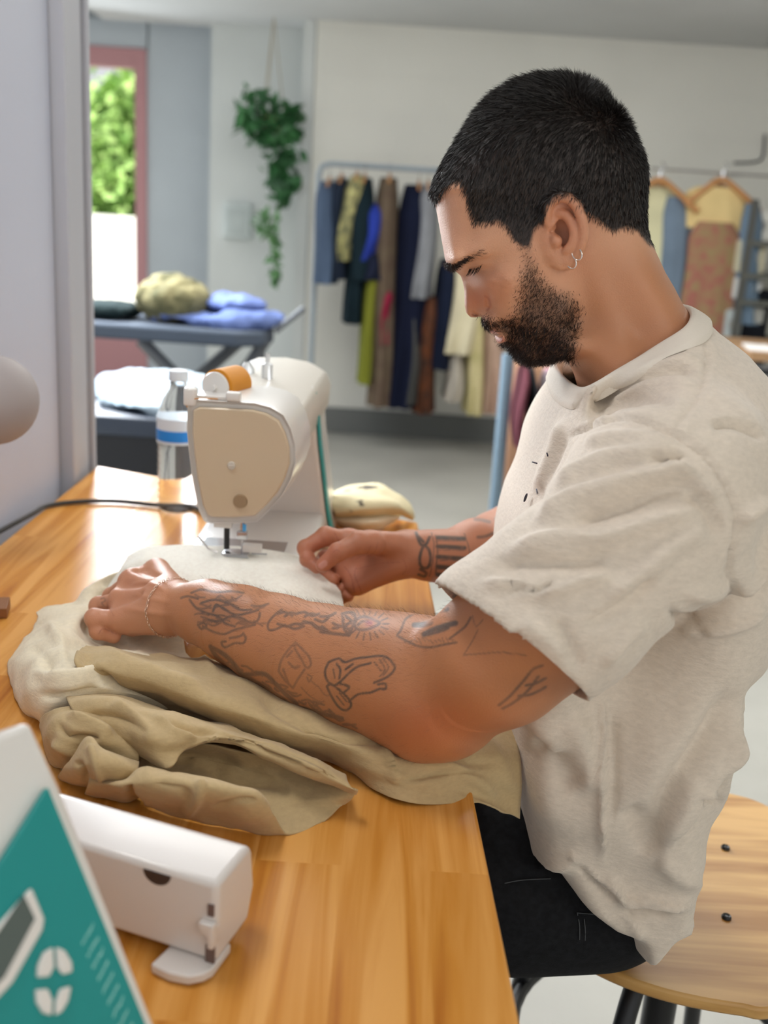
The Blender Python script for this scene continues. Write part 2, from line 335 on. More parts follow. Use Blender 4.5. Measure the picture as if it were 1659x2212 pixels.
L(mx.outputs[0], b.inputs['Base Color']); bb = nt.nodes.new('ShaderNodeBump'); bb.inputs['Distance'].default_value = .0004; L(n1.outputs['Fac'], bb.inputs['Height']); L(bb.outputs[0], b.inputs['Normal'])
table = empty('work_table', (-.2, .9, 0), 'long glossy honey-brown wooden work table under the sewing machine', 'table')
tp = [(.112, .22, tabz), (.052, 1.505, tabz), (-.50, 1.72, tabz), (-.51, .22, tabz)]
MB().prism([np.array(q)-[0, 0, .035] for q in tp], (0, 0, .035)).build('tabletop', m_wood, table, smooth=False, bev=.003, seg=3)
m_leg = hm('grey_table_steel', '9a9da2', .5)
for x, y in ((.03, .30), (-.0, 1.42), (-.45, 1.55), (-.45, .30)): MB().box((x, y, .356), (.045, .045, .712)).build('leg', m_leg, table, smooth=False, bev=.003)
MB().box((-.21, .30, .66), (.43, .03, .05)).build('apron', m_leg, table, smooth=False); MB().box((-.23, 1.47, .66), (.40, .03, .05)).build('apron', m_leg, table, smooth=False)
# ================================================================ PERSON
YC = 0.92                                   # the plane between his two halves
def cp(x, y): return (880+x*.42194, 120+y*.42194)
def XZ(pts, Y=YC): return np.array([PY(a, b, Y)[[0, 2]] for a, b in pts])
person = empty('person', (0.32, YC, 0.50), 'bearded man with dark cropped hair in an off-white T-shirt, bent over his sewing', 'person')
# --- head + neck
prof = [(120,700),(140,745),(150,800),(163,870),(175,940),(186,1000),(194,1046),(206,1075),(228,1092),(254,1110),(273,1128),(284,1160),(292,1200),(293,1245),(294,1285),(302,1318),(322,1339),(350,1341),(374,1334),(384,1345),(389,1372),(402,1392),(418,1404),(419,1416),(438,1425),(456,1430),(453,1450),(460,1470),(482,1480),(506,1484),(530,1500),(552,1530),(578,1556),(615,1567),(670,1566),(730,1556),(790,1532),(815,1545),(838,1590),(866,1650),(890,1730),(930,1850),(1010,1990),
        (1700,1700),(1560,1480),(1440,1320),(1395,1270),(1350,1180),(1303,1100),(1262,1010),(1232,945),(1212,870),(1206,800),(1208,720),(1212,640),(1204,560),(1180,490),(1146,430),(1102,360),(1050,290),(985,225),(895,165),(785,122),(685,116),(572,144),(465,205),(375,292),(288,400),(208,508),(156,600),(132,655)]
HP = XZ([cp(*p) for p in prof])
# (crop x, y, half width, rim radius)   half width in metres
HC = [(750,430,.077,.075),(500,380,.072,.072),(980,400,.073,.072),(1000,650,.073,.065),(750,640,.0775,.07),(480,620,.069,.065),(330,560,.062,.06),(600,250,.070,.07),(900,260,.07,.07),
      (1150,620,.066,.06),(1100,850,.060,.05),(430,780,.063,.055),(250,760,.056,.05),(330,950,.055,.040),(240,980,.046,.032),(225,1060,.036,.020),(300,1040,.045,.02),(360,1010,.055,.022),
      (286,1130,.009,.010),(310,1130,.017,.012),(345,1090,.036,.012),(400,1090,.047,.02),(460,1060,.057,.03),(500,1160,.062,.03),(600,1080,.067,.04),(700,1000,.071,.05),(440,1180,.053,.02),(390,1180,.042,.012),
      (305,1200,.009,.008),(345,1200,.020,.010),(320,1290,.0095,.0085),(350,1320,.011,.0085),(360,1250,.016,.010),(395,1290,.0175,.010),(430,1260,.036,.014),(440,1330,.030,.012),
      (400,1365,.016,.012),(430,1380,.024,.013),(440,1412,.018,.010),(470,1440,.021,.009),(500,1415,.028,.012),(520,1340,.041,.02),(560,1260,.052,.02),(500,1470,.026,.014),(560,1500,.024,.018),
      (640,1520,.030,.018),(620,1400,.047,.02),(700,1300,.056,.03),(740,1440,.050,.022),(790,1330,.0585,.03),(820,1200,.062,.04),(780,1100,.066,.05),(860,1400,.053,.03),(860,1530,.052,.04),(950,1250,.058,.05),
      (1000,1100,.059,.05),(1150,1050,.057,.048),(1250,1180,.060,.048),(1050,1350,.059,.05),(930,1600,.052,.045),(1200,1450,.062,.05),(1500,1560,.075,.05),(1050,1850,.075,.05)]
c_xz = []; c_w = []; c_R = []
for x, y, w, R in HC:
    q = PY(*cp(x, y), YC-w)[[0, 2]]; c_xz.append(q); c_w.append(w); c_R.append(R)
c_xz = np.array(c_xz); c_w = np.array(c_w); c_R = np.array(c_R)
def poly_sd(P, poly):
    d, _, _ = pld(P, np.r_[poly, poly[:1]]); ins = np.zeros(len(P), bool); n = len(poly)
    for i in range(n):
        a, b = poly[i], poly[(i+1) % n]; m = (a[1] > P[:, 1]) != (b[1] > P[:, 1])
        with np.errstate(divide='ignore', invalid='ignore'): xx = (b[0]-a[0])*(P[:, 1]-a[1])/(b[1]-a[1]+1e-15)+a[0]
        ins ^= m & (P[:, 0] < xx)
    return np.where(ins, d, -d)
def rbf(P, c, v, s=.0):
    """smooth interpolation of scattered values (linear kernel, softened)"""
    K = np.sqrt(((c[:, None]-c[None])**2).sum(-1)+s*s); A = np.block([[K+1e-4*np.eye(len(c)), np.ones((len(c), 1))], [np.ones((1, len(c))), np.zeros((1, 1))]])
    w = np.linalg.solve(A, np.r_[v, 0]); out = np.empty(len(P))
    for i in range(0, len(P), 20000):
        q = P[i:i+20000]; out[i:i+20000] = np.sqrt(((q[:, None]-c[None])**2).sum(-1)+s*s)@w[:-1]+w[-1]
    return out
def inflate_field(vol, poly, cxz, cw, cR, yc, s=.008, bumps=(), smoothd=0):
    """solid whose outline in the x-z plane is poly and whose half width / rim roundness follow the control points"""
    gx, gz = np.meshgrid(vol.ax[0], vol.ax[2], indexing='ij'); P = np.stack([gx.ravel(), gz.ravel()], 1)
    d = poly_sd(P, poly); R = np.clip(rbf(P, cxz, cR, s), .004, .2)
    dc = np.maximum(poly_sd(cxz, poly), .001); fall = np.sqrt(1-(1-np.minimum(dc/cR, 1))**2)
    W0 = np.clip(rbf(P, cxz, cw/np.maximum(fall, .25), s), .004, .5)
    B = np.zeros(len(P))
    for (bx, bz, sx, sz, ang, h) in bumps:
        u, v = P[:, 0]-bx, P[:, 1]-bz; ca, sa = cos(ang), sin(ang); B += h*np.exp(-((u*ca+v*sa)/sx)**2-((-u*sa+v*ca)/sz)**2)
    sh = gx.shape; d = d.reshape(sh); R = R.reshape(sh); W0 = W0.reshape(sh); B = B.reshape(sh)
    e = np.maximum(R-d, 0)/R; ay = np.maximum(np.abs(vol.ax[1]-yc)[None, :, None]-B[:, None, :], 0)
    F = (np.sqrt((ay/W0[:, None, :])**2+(e**2)[:, None, :])-1)*np.minimum(W0, R)[:, None, :]
    return F.astype(np.float32)
def hb(x, y, w, sx, sy, ang, h):           # bump given at a head-crop position; sizes in mm
    q = PY(*cp(x, y), YC-w); return (q[0], q[2], sx*.001, sy*.001, radians(ang), h*.001)
HB = [hb(348,1070,.045,9,5.0,10,6.2), hb(348,1045,.045,11,2.4,14,-2.0), hb(345,1100,.045,8,2.2,5,-1.8), hb(300,1036,.045,17,5,18,4.2), hb(320,1062,.04,12,2.2,15,-2.0), hb(310,1105,.02,5,6,0,-3.0),
      hb(414,1262,.03,2.2,7.5,15,-5.2), hb(386,1286,.018,5.5,6,0,4.6), hb(352,1330,.012,5,2.0,-15,-7), hb(425,1300,.03,5,2.2,-25,-2.2), hb(440,1425,.02,12,1.3,-8,-2.6), hb(437,1412,.02,8,2.5,-10,1.4), hb(478,1452,.02,7,5,-25,1.5), hb(500,1482,.026,8,2.2,-25,-1.6),
      hb(500,1160,.06,22,10,-30,2.2), hb(440,1120,.05,12,3,-35,-1.2), hb(790,1330,.058,14,22,10,1.6), hb(560,1300,.05,20,20,0,-1.6), hb(1010,1240,.06,10,60,28,3.2), hb(900,1280,.056,9,40,15,-2.5), hb(870,1480,.05,7,30,10,-1.5)]
lo = np.array([HP[:, 0].min()-.01, YC-.105, HP[:, 1].min()+.02]); hi = np.array([HP[:, 0].max()-.06, YC+.105, HP[:, 1].max()+.012])
hv = Vol(lo, hi, .00115, cap=.02)
hv.F = inflate_field(hv, HP, c_xz, c_w, c_R, YC, bumps=HB)
def ear(side):
    def E(x, y, out):
        q = PY(*cp(x, y), YC-.078-out*.6); return np.array([q[0], YC-(q[1]-YC+ .0)*1.0 if False else (YC-(.078+out-.006) if side < 0 else YC+(.078+out-.006)), q[2]])
    # plate and concha
    hv.chain([E(790,780,.004),E(812,870,.003),E(806,960,.000),E(805,1030,-.002)], [.0105,.0125,.0120,.0085], .008, sq=((0,1,0),.42))
    hv.chain([E(760,800,.000),E(750,900,-.004),E(770,1000,-.004)], [.009,.009,.008], .008, sq=((0,1,0),.6))
    cz = E(800,925,.004); hv.ell(cz, (.0095,.0085,.0135), .004, 's'); hv.ell(E(772,915,.003), (.006,.009,.006), .004, 's')
    hv.ell(E(792,820,.011), (.009,.0042,.0065), .004, 's')
    # helix rim, antihelix, tragus, lobe
    rim = catmull([E(752,880,.001),E(722,850,.004),E(716,800,.007),E(732,752,.009),E(778,724,.011),E(835,735,.013),E(876,785,.014),E(897,850,.014),E(905,915,.0125),E(893,975,.010),E(868,1025,.006),E(840,1052,.003)], 3)
    hv.chain(rim, np.interp(np.linspace(0, 1, len(rim)), [0,.15,.5,.85,1], [.0024,.0034,.0036,.0034,.0035]), .0025)
    ah = catmull([E(775,805,.006),E(815,815,.008),E(845,860,.009),E(856,910,.0095),E(846,965,.008),E(818,1000,.006)], 3)
    hv.chain(ah, [.0028]*len(ah), .003)
    hv.chain([E(752,925,.003),E(768,950,.006),E(768,972,.004)], [.003,.0036,.003], .003)
    hv.chain([E(800,1025,.001),E(822,1050,.001),E(800,1058,.000)], [.006,.0062,.005], .006, sq=((0,1,0),.6))
ear(-1); ear(1)
HV, HQ = hv.mesh(2); HN = vnormals(HV, HQ)
_a = PY(1228, 806, YC); _b = PY(1480, 662, YC); _n = np.cross(_b-_a, [0, 1., 0]); _n /= np.linalg.norm(_n); _n = _n if _n[2] > 0 else -_n
_k = ((HV-_a)@_n > -.022)[HQ].all(1); HQ = HQ[_k]                      # the skin goes on under the collar, no further
def crop_of(V, w=None):                     # place -> head-crop coordinates as one sees them
    px, _ = proj(V); return (px-np.array([880, 120]))/.42194
def side_crop(V):                           # far half mirrored onto the near half
    M = V.copy(); M[:, 1] = YC-np.abs(M[:, 1]-YC); return crop_of(M)
HCR = side_crop(HV)
def inpoly(P, poly): return poly_sd(P, np.array(poly, float))
hair_poly = [(60,700),(135,760),(142,742),(190,690),(236,652),(270,650),(292,690),(308,760),(322,815),(338,860),(400,858),(470,848),(505,880),(545,950),(590,985),(628,985),(645,900),(700,840),(716,770),(760,722),(830,712),(885,750),(912,805),(960,830),(1005,868),(1050,905),(1120,880),(1180,900),(1225,960),(1290,1000),(1400,700),(1300,300),(1000,0),(600,-50),(200,200),(20,500)]
beard_poly = [(600,960),(640,985),(655,1040),(700,1120),(760,1180),(850,1210),(905,1280),(900,1400),(880,1480),(850,1560),(800,1560),(700,1640),(560,1640),(500,1500),(487,1478),(502,1440),(470,1412),(430,1398),(400,1402),(360,1380),(372,1330),(410,1322),(470,1352),(530,1330),(560,1240),(570,1140),(585,1060)]
hm_ = inpoly(HCR, hair_poly); bm_ = inpoly(HCR, beard_poly)
skin_var = noise3(HV, 40, 3)
sstep = lambda x, a, b: np.clip((x-a)/(b-a), 0, 1)**2*(3-2*np.clip((x-a)/(b-a), 0, 1))
# colour of the skin: tan, hair roots, lips, ink; nostril and nose crease shade painted in
SK = np.array(hexc('d09a78')); SKR = np.array(hexc('bd6a4c')); ROOT = np.array(hexc('1c1512')); LIP = np.array(hexc('c4766a')); INK = np.array(hexc('454340'))
def mixc(A, B, t): return A*(1-t[:, None])+B*t[:, None]
def gauss2(P, c, sx, sy): return np.exp(-((P[:, 0]-c[0])/sx)**2-((P[:, 1]-c[1])/sy)**2)
hc = np.tile(SK, (len(HV), 1))*(1+.05*skin_var[:, None])
hc = mixc(hc, np.array(hexc('bd8058')), sstep(HCR[:, 0], 760, 1000)*sstep(HCR[:, 1], 900, 1150)*.85)
hc = mixc(hc, np.array(hexc('dba88c')), gauss2(HCR, (230, 850), 130, 170)*.6)
red = gauss2(HCR, (350,1250), 90, 70)*.5+gauss2(HCR, (440,1170), 120, 90)*.25+gauss2(HCR, (810,850), 130, 200)*.45
hc = mixc(hc, SKR, np.clip(red, 0, 1))
hc = mixc(hc, ROOT, sstep(hm_+8*noise3(HV, 300, 5), -14, 16)*.97)
hc = mixc(hc, ROOT, sstep(bm_+14*noise3(HV, 250, 6), -20, 90)*.62)
hc = mixc(hc, np.array(hexc('3a2419')), gauss2(HCR, (350,1092), 24, 5)*.5)
hc = mixc(hc, LIP, np.clip(gauss2(HCR, (432,1413), 30, 7)+gauss2(HCR, (474,1455), 26, 17), 0, 1)*(np.abs(HV[:, 1]-YC) < .034))
hc = mixc(hc, np.array(hexc('6e2f22')), gauss2(HCR, (452,1428), 30, 4)*.8)
hc = mixc(hc, np.array(hexc('57281c')), gauss2(HCR, (352,1331), 16, 6)*.9)  # dark spot paints the shade inside the nostril
d_, _, _ = pld(HCR, catmull([(398,1232),(418,1248),(424,1280),(408,1306)], 4)); hc = mixc(hc, np.array(hexc('a55a40')), sstep(-d_, -9, -1)*.45)  # darker line paints shade into the crease of the nose wing
# --- strands: thousands of fine ribbons as one mesh
def strands(name, P, D, B, L, wd, m, parent, rng):
    n = len(P); D = D/(np.linalg.norm(D, axis=1)[:, None]+1e-9); S = np.cross(D, rng.normal(size=(n, 3))); S /= np.linalg.norm(S, axis=1)[:, None]+1e-9
    L = L[:, None]; p1 = P+D*L*.5; p2 = p1+(D+B)*L*.5; w = wd[:, None]
    V = np.stack([P-S*w, P+S*w, p1+S*w*.85, p1-S*w*.85, p2+S*w*.12, p2-S*w*.12], 1).reshape(-1, 3); b = np.arange(n)[:, None]*6
    Q = np.concatenate([b+np.array([0, 1, 2, 3]), b+np.array([3, 2, 4, 5])])
    return meshobj(name, V, Q, m, parent)
def sample(V, Q, N, wts, n, rng):
    A = np.linalg.norm(np.cross(V[Q[:, 2]]-V[Q[:, 0]], V[Q[:, 3]]-V[Q[:, 1]]), axis=1); w = A*wts[Q].mean(1); w = np.clip(w, 0, None); w /= w.sum()
    i = rng.choice(len(Q), n, p=w); a, b = rng.random(n)[:, None], rng.random(n)[:, None]; q = Q[i]
    P = (V[q[:, 0]]*(1-a)+V[q[:, 1]]*a)*(1-b)+(V[q[:, 3]]*(1-a)+V[q[:, 2]]*a)*b; nn = N[q[:, 0]]
    return P, nn, q[:, 0]
m_hair = mat('hair', hexc('17110e'), .5, spec=.5, var=.4, vscale=60)
m_beard = mat('beard_hair', hexc('241813'), .55, spec=.35, var=.5, vscale=80)
def tang(nn, F): return F-nn*(F*nn).sum(1)[:, None]
hw = sstep(hm_+10*noise3(HV, 400, 9), -6, 12)
fade = 1-.75*gauss2(HCR, (1120, 960), 190, 70)
P, nn, vi = sample(HV, HQ, HN, hw*fade, 70000, RNG)
cr = HCR[vi]; up = sstep(-cr[:, 1], -560, -180)[:, None]
Fl = up*np.array([-1., 0, .05])+(1-up)*np.array([-.25, 0, -1.]); bk = sstep(cr[:, 0], 850, 1150)[:, None]*(1-up); Fl = Fl*(1-bk)+bk*np.array([.15, 0, -1.])
cw_ = sstep(-np.hypot(cr[:, 0]-930, (cr[:, 1]-190)*1.3), -160, -30)[:, None]; Fl = Fl*(1-.6*cw_)+cw_*np.array([.6, 0, .2])
front = sstep(-cr[:, 0], -300, -120)*sstep(cr[:, 1], 560, 700)
Lh = (.0072+.005*up[:, 0])*(.7+.5*RNG.random(len(P)))*(1-.45*sstep(cr[:, 1], 760, 960))
D = tang(nn, Fl)+nn*(.38+.22*up)+RNG.normal(size=P.shape)*.16
hair = strands('hair', P-nn*.0008, D, -nn*.25+Fl*.15, Lh, .00017+.00010*RNG.random(len(P)), m_hair, person, RNG)
tag(hair, 'near-black short cropped hair')
bw = sstep(bm_+16*noise3(HV, 300, 12), -22, 60)*(1-.40*sstep(-HCR[:, 1], -1180, -1000))
bw = np.maximum(bw, .9*gauss2(HCR, (425, 1372), 45, 24)*(bm_ > -8)); bw *= (1-gauss2(HCR, (474, 1452), 26, 16))
P, nn, vi = sample(HV, HQ, HN, bw, 26000, RNG); cr = HCR[vi]
Fl = np.tile(np.array([-.35, 0, -1.]), (len(P), 1)); Fl[cr[:, 0] < 480] = [.5, 0, -.8]
D = tang(nn, Fl)+nn*.45+RNG.normal(size=P.shape)*.38
strands('beard', P-nn*.0005, D, -nn*.3+RNG.normal(size=P.shape)*.2, (.0038+.0035*sstep(cr[:, 1], 1250, 1500))*(.6+.7*RNG.random(len(P))), .00011+.00008*RNG.random(len(P)), m_beard, person, RNG)
d_, s_, t_ = pld(HCR, catmull([(212,1072),(238,1076),(275,1052),(320,1028),(372,1008)], 4)); ew = sstep(-d_, -17, -5)*(1-.65*t_)
P, nn, vi = sample(HV, HQ, HN, ew, 1300, RNG); cr = HCR[vi]
D = tang(nn, np.tile(np.array([.9, 0, .25]), (len(P), 1)))+nn*.3+RNG.normal(size=P.shape)*.22
strands('eyebrow', P, D, -nn*.2, .0055*(.6+.6*RNG.random(len(P))), np.full(len(P), .00016), m_beard, person, RNG)
lc = catmull([(318,1092),(342,1094),(365,1084),(384,1068)], 6); d_, s_, t_ = pld(HCR, lc)
P, nn, vi = sample(HV, HQ, HN, sstep(-d_, -4, -1)*(HV[:, 1] < YC), 46, RNG)
strands('eyelashes', P, nn*.7+np.array([-.25, 0, -.75])+RNG.normal(size=P.shape)*.12, nn*.2+np.array([-.1, 0, .25]), np.full(len(P), .0072), np.full(len(P), .0002), m_beard, person, RNG)
# --- left arm (near): upper arm, forearm, closed hand
def chainpx(L): return [PY(a, b, Y) for a, b, Y, r in L], [r for a, b, Y, r in L]
av = Vol(PY(190, 1400, 1.12)*[1, 0, 0]+[-.05, .64, .74], [.30, 1.16, 1.07], .0013, cap=.02)
arm = [(400,1316,.948,.0265),(450,1324,.926,.0292),(520,1352,.897,.0350),(600,1388,.865,.0408),(700,1425,.83,.0455),(800,1446,.798,.0475),(880,1462,.772,.0480),(935,1500,.755,.0425)]
p, r = chainpx(arm); av.chain(p, r, .02, sq=((0,.3,1), .97))
p, r = chainpx([(928,1547,.750,.0272),(960,1547,.747,.0295)]); av.chain(p, r, .03)
p, r = chainpx([(985,1472,.745,.0432),(1080,1415,.722,.0462),(1200,1310,.708,.0485),(1330,1180,.722,.052)]); av.chain(p, r, .03)
av.cone(PY(905,1560,.765), PY(800,1480,.80), .023, .029, .03)
# palm
wr = PY(385,1316,.952); K = [PY(338,1236,1.030), PY(286,1260,1.012), PY(264,1298,.986), PY(260,1338,.958)]; KR = [.0125,.0128,.0120,.0110]
for kk, rr in zip(K, KR): av.cone(wr+(kk-wr)*.16, kk, .0225, rr*1.06, .010)
for i in range(3): av.cone(K[i], K[i+1], KR[i]*.86, KR[i+1]*.86, .010)
av.cone(wr*.7+(K[2]+K[3])*.15, (K[2]+K[3])/2+np.array([.012,0,-.010]), .0225, .017, .010); av.cone(wr*.7+(K[1]+K[2])*.15, (K[1]+K[2])/2+np.array([.01,.006,-.012]), .022, .016, .010)
def finger(v, pts, rad, k=.0022, root=None):
    if root is not None: v.cone(root, pts[0], rad[0]*1.05, rad[0], .007)
    v.chain(pts, rad, k)
    for i in range(1, len(pts)-1): v.ell(pts[i], (rad[i]*1.07,)*3, .003)
finger(av, [K[0], PY(296,1268,1.062), PY(296,1318,1.045), PY(312,1342,1.022)], [.0115,.0100,.0085,.0072])
finger(av, [K[1], PY(242,1290,1.038), PY(238,1334,1.012), PY(262,1356,.992)], [.0118,.0100,.0088,.0075])
finger(av, [K[2], PY(213,1309,.998), PY(210,1345,.985), PY(236,1364,.975)], [.0106,.0092,.0084,.0072])
finger(av, [K[3], PY(204,1335,.955), PY(212,1363,.952), PY(246,1375,.958)], [.0098,.0090,.0080,.0070])
finger(av, [wr+np.array([-.01,.03,-.010]), PY(345,1286,1.020), PY(316,1316,1.025), PY(300,1340,1.02)], [.0155,.0135,.0105,.0085], .006)
for i, kk in enumerate(K): av.cone(wr+(kk-wr)*.40+np.array([0,-.003,.007]), kk+np.array([.002,-.003,.0045]), .0125, KR[i]*.80, .007)
for i in range(3): av.cone((K[i]+K[i+1])/2*.62+wr*.38+np.array([0,-.012,.020]), (K[i]+K[i+1])/2+np.array([-.004,-.012,.013]), .0020, .0036, .008, 's')
av.ell(PY(402,1338,.922), (.008,.006,.008), .010)
AV, AQ = av.mesh(3)
# --- right arm (far): forearm palm up, hand pinching the cloth
bv = Vol(PY(640,1200,1.12)*[1,0,0]+[-.02,1.00,.76], [.34, 1.34, 1.02], .0013, cap=.02)
rarm = [(884,1196,1.115,.0255),(930,1200,1.122,.0265),(975,1203,1.135,.029),(1030,1190,1.16,.036),(1090,1185,1.19,.042),(1150,1190,1.215,.044),(1230,1170,1.235,.040)]
p, r = chainpx(rarm); bv.chain(p, r, .015)
p, r = chainpx([(1060,1150,1.20,.020),(1120,1140,1.22,.030),(1230,1160,1.235,.040)]); bv.chain(p, r, .02)
p, r = chainpx([(1260,1160,1.235,.040),(1330,1080,1.19,.046),(1420,1000,1.15,.05)]); bv.chain(p, r, .02)
rw = PY(880,1196,1.115)
M_ = [PY(752,1168,1.125), PY(748,1200,1.128), PY(752,1230,1.120), PY(768,1258,1.108)]; MR = [.0125,.0122,.0115,.0105]
for kk, rr in zip(M_, MR): bv.cone(rw, kk, .0200, rr, .012)
for i in range(3): bv.cone(M_[i], M_[i+1], MR[i], MR[i+1], .010)
bv.cone(PY(862,1222,1.100), PY(775,1262,1.100), .0125, .011, .012)
bv.cone(PY(858,1175,1.100), PY(795,1170,1.090), .0135, .0135, .010)      # thenar
finger(bv, [M_[0], PY(704,1158,1.118), PY(660,1184,1.108), PY(664,1208,1.098), PY(684,1226,1.090)], [.0118,.0105,.0090,.0080,.0070])
finger(bv, [PY(806,1172,1.086), PY(775,1172,1.078), PY(730,1193,1.068), PY(697,1221,1.064)], [.0140,.0125,.0100,.0080])
finger(bv, [M_[1], PY(703,1208,1.132), PY(694,1240,1.118), PY(720,1252,1.104)], [.0112,.0098,.0086,.0075])
finger(bv, [M_[2], PY(714,1240,1.132), PY(712,1268,1.120), PY(734,1272,1.106)], [.0105,.0094,.0084,.0072])
finger(bv, [M_[3], PY(738,1272,1.120), PY(736,1290,1.110), PY(752,1288,1.100)], [.0096,.0084,.0076,.0066])
BV, BQ = bv.mesh(4)
AN = vnormals(AV, AQ); BN = vnormals(BV, BQ); apx, _ = proj(AV); bpx, _ = proj(BV)
nv = noise3(AV, 45, 21); ac = np.tile(np.array(hexc('bf8158')), (len(AV), 1))*(1+.06*nv[:, None])
def g2(P, c, sx, sy): return np.exp(-((P[:, 0]-c[0])/sx)**2-((P[:, 1]-c[1])/sy)**2)
ac = mixc(ac, np.array(hexc('bd6a48')), np.clip(.55*g2(apx, (940,1560), 120, 60)+.35*g2(apx, (290,1250), 50, 40)+.4*g2(apx, (215,1345), 35, 30)+.3*sstep(-apx[:, 0], -360, -260), 0, .8))
ac = mixc(ac, np.array(hexc('d09a7c')), .6*sstep(-apx[:, 0], -400, -300))
bc = np.tile(np.array(hexc('b87a5c')), (len(BV), 1))*(1+.06*noise3(BV, 45, 22)[:, None])
bc = mixc(bc, np.array(hexc('b9664f')), np.clip(.45*g2(bpx, (690,1195), 40, 45)+.25*g2(bpx, (760,1250), 40, 40), 0, .8))
def ink(P, facing, strokes, noise):
    a = np.zeros(len(P))
    for s in strokes:
        w, o, pts = s[0]*.78, s[1], s[2]; pts = catmull(pts, 4) if (len(pts) > 2 and len(s) < 4) else np.array(pts, float)
        lo = pts.min(0)-3*w; hi = pts.max(0)+3*w; m = np.where((P[:, 0] > lo[0]) & (P[:, 0] < hi[0]) & (P[:, 1] > lo[1]) & (P[:, 1] < hi[1]))[0]
        if len(m):
            d, _, _ = pld(P[m], pts); a[m] = np.maximum(a[m], o*sstep(-d, -w, -w*.35))
    return a*facing*(1+.25*noise)
def c2(L): return [(160+x*.36166, 1100+y*.36166) for x, y in L]
def c3(L): return [(600+x*.38577, 1060+y*.38577) for x, y in L]
face_a = sstep(-(AN*((AV-C_O)/np.linalg.norm(AV-C_O, axis=1)[:, None])).sum(1), .05, .3)
face_b = sstep(-(BN*((BV-C_O)/np.linalg.norm(BV-C_O, axis=1)[:, None])).sum(1), .05, .3)
rr = random.Random(5); T = []
# scribbled mass behind the wrist
for L in ([(700,500),(760,480),(850,495),(940,490),(1010,500)],[(690,540),(730,590),(790,620),(860,640),(900,680),(960,700)],[(760,560),(840,540),(920,560),(990,600),(1060,600)],[(800,660),(870,670),(930,640),(1000,650),(1060,680),(1100,660),(1110,620)],[(740,690),(760,715),(790,700),(775,680),(740,690)],[(770,700),(840,735),(900,745),(960,720),(1040,700),(1080,690)],[(1010,740),(1025,770),(1010,800),(960,800),(900,825),(880,795),(905,790)],[(930,770),(985,760),(1010,745)],[(1060,575),(1110,580),(1160,565)],[(640,530),(680,520),(740,535)],[(890,590),(960,630),(1040,620),(1100,600)],[(830,610),(850,570),(900,600)]): T.append((5, .55, c2(L)))
for i in range(26):
    x, y = rr.uniform(720, 1080), rr.uniform(500, 690); T.append((4, .42, c2([(x, y), (x+rr.uniform(20, 50), y+rr.uniform(-18, 18)), (x+rr.uniform(50, 90), y+rr.uniform(-20, 30))])))
# banner of flames to the eye
T.append((5,.6,c2([(1240,600),(1200,630),(1160,680),(1165,720),(1210,715),(1260,690)])))
for L in ([(1260,640),(1290,620),(1330,625)],[(1230,690),(1280,700),(1320,715),(1370,700)],[(1380,640),(1410,625),(1450,630)],[(1370,670),(1420,680),(1450,700),(1500,720)],[(1470,640),(1520,640),(1560,620)],[(1480,700),(1530,735),(1580,745),(1630,750)],[(1560,690),(1600,700)]): T.append((6,.6,c2(L)))
for L in ([(0,690),(40,680),(80,700)],[(0,745),(50,760),(100,745),(140,755)],[(100,690),(150,680),(190,700),(230,690)],[(130,745),(180,740),(220,770),(260,780)],[(210,720),(250,735),(280,715)],[(240,790),(300,800),(350,805),(400,810)],[(310,740),(340,765),(310,770)],[(360,690),(400,680),(430,690),(430,730),(400,800),(370,770),(365,720),(360,690)],[(380,700),(410,730),(380,760),(410,790)],[(430,740),(450,715),(490,705),(540,725),(570,742),(530,765),(480,780),(440,770),(430,740)],[(450,750),(480,730),(520,740)]): T.append((6,.6,c3(L)))
for a in range(0, 360, 20):
    ca, sa = cos(radians(a)), sin(radians(a)); T.append((3.4,.55,c3([(500+ca*85, 745+sa*52), (500+ca*122, 745+sa*92)])))
# skull
for L in ([(760,690),(715,720),(690,780),(670,810),(700,830),(740,850),(790,872),(860,876),(930,862),(1000,850)],[(1080,710),(1050,760),(1000,800),(960,830)],[(760,690),(800,670),(840,665)]): T.append((5,.6,c3(L)))
for L in ([(850,690),(900,670),(945,662)],[(765,752),(810,750),(855,738)],[(820,805),(880,775),(940,755),(995,742)]): T.append((11,.85,c3(L)))
T.append((10,.8,c3([(840,800),(900,785),(950,765)])))
for i in range(14): x = 700+i*22; T.append((2.6,.4,c3([(x, 830+8*sin(i)), (x+16, 850+10*sin(i*2))])))
T += [(3,.45,c3([(1040,920),(1085,850),(1120,780)])),(3,.45,c3([(1040,920),(1150,912),(1260,905),(1390,925)])),(3,.4,c3([(1090,700),(1110,760),(1150,720)]))]
# hourglass
for L in ([(100,850),(60,890),(20,950),(5,1010)],[(100,850),(140,890),(175,930),(185,975),(160,990),(130,940),(95,880),(100,850)],[(5,1010),(40,1060),(85,1105)],[(85,1105),(110,1060),(150,1000)],[(30,1000),(60,1080)],[(60,960),(90,990),(120,985)],[(50,930),(80,900)]): T.append((5,.42,c3(L)))
T += [(4,.4,c3([(170,1030),(190,1045),(175,1070),(165,1045)])),(3,.35,c3([(190,1070),(230,1100),(260,1140),(300,1150)])),(3,.35,c3([(130,1100),(180,1150),(230,1180),(260,1180)]))]
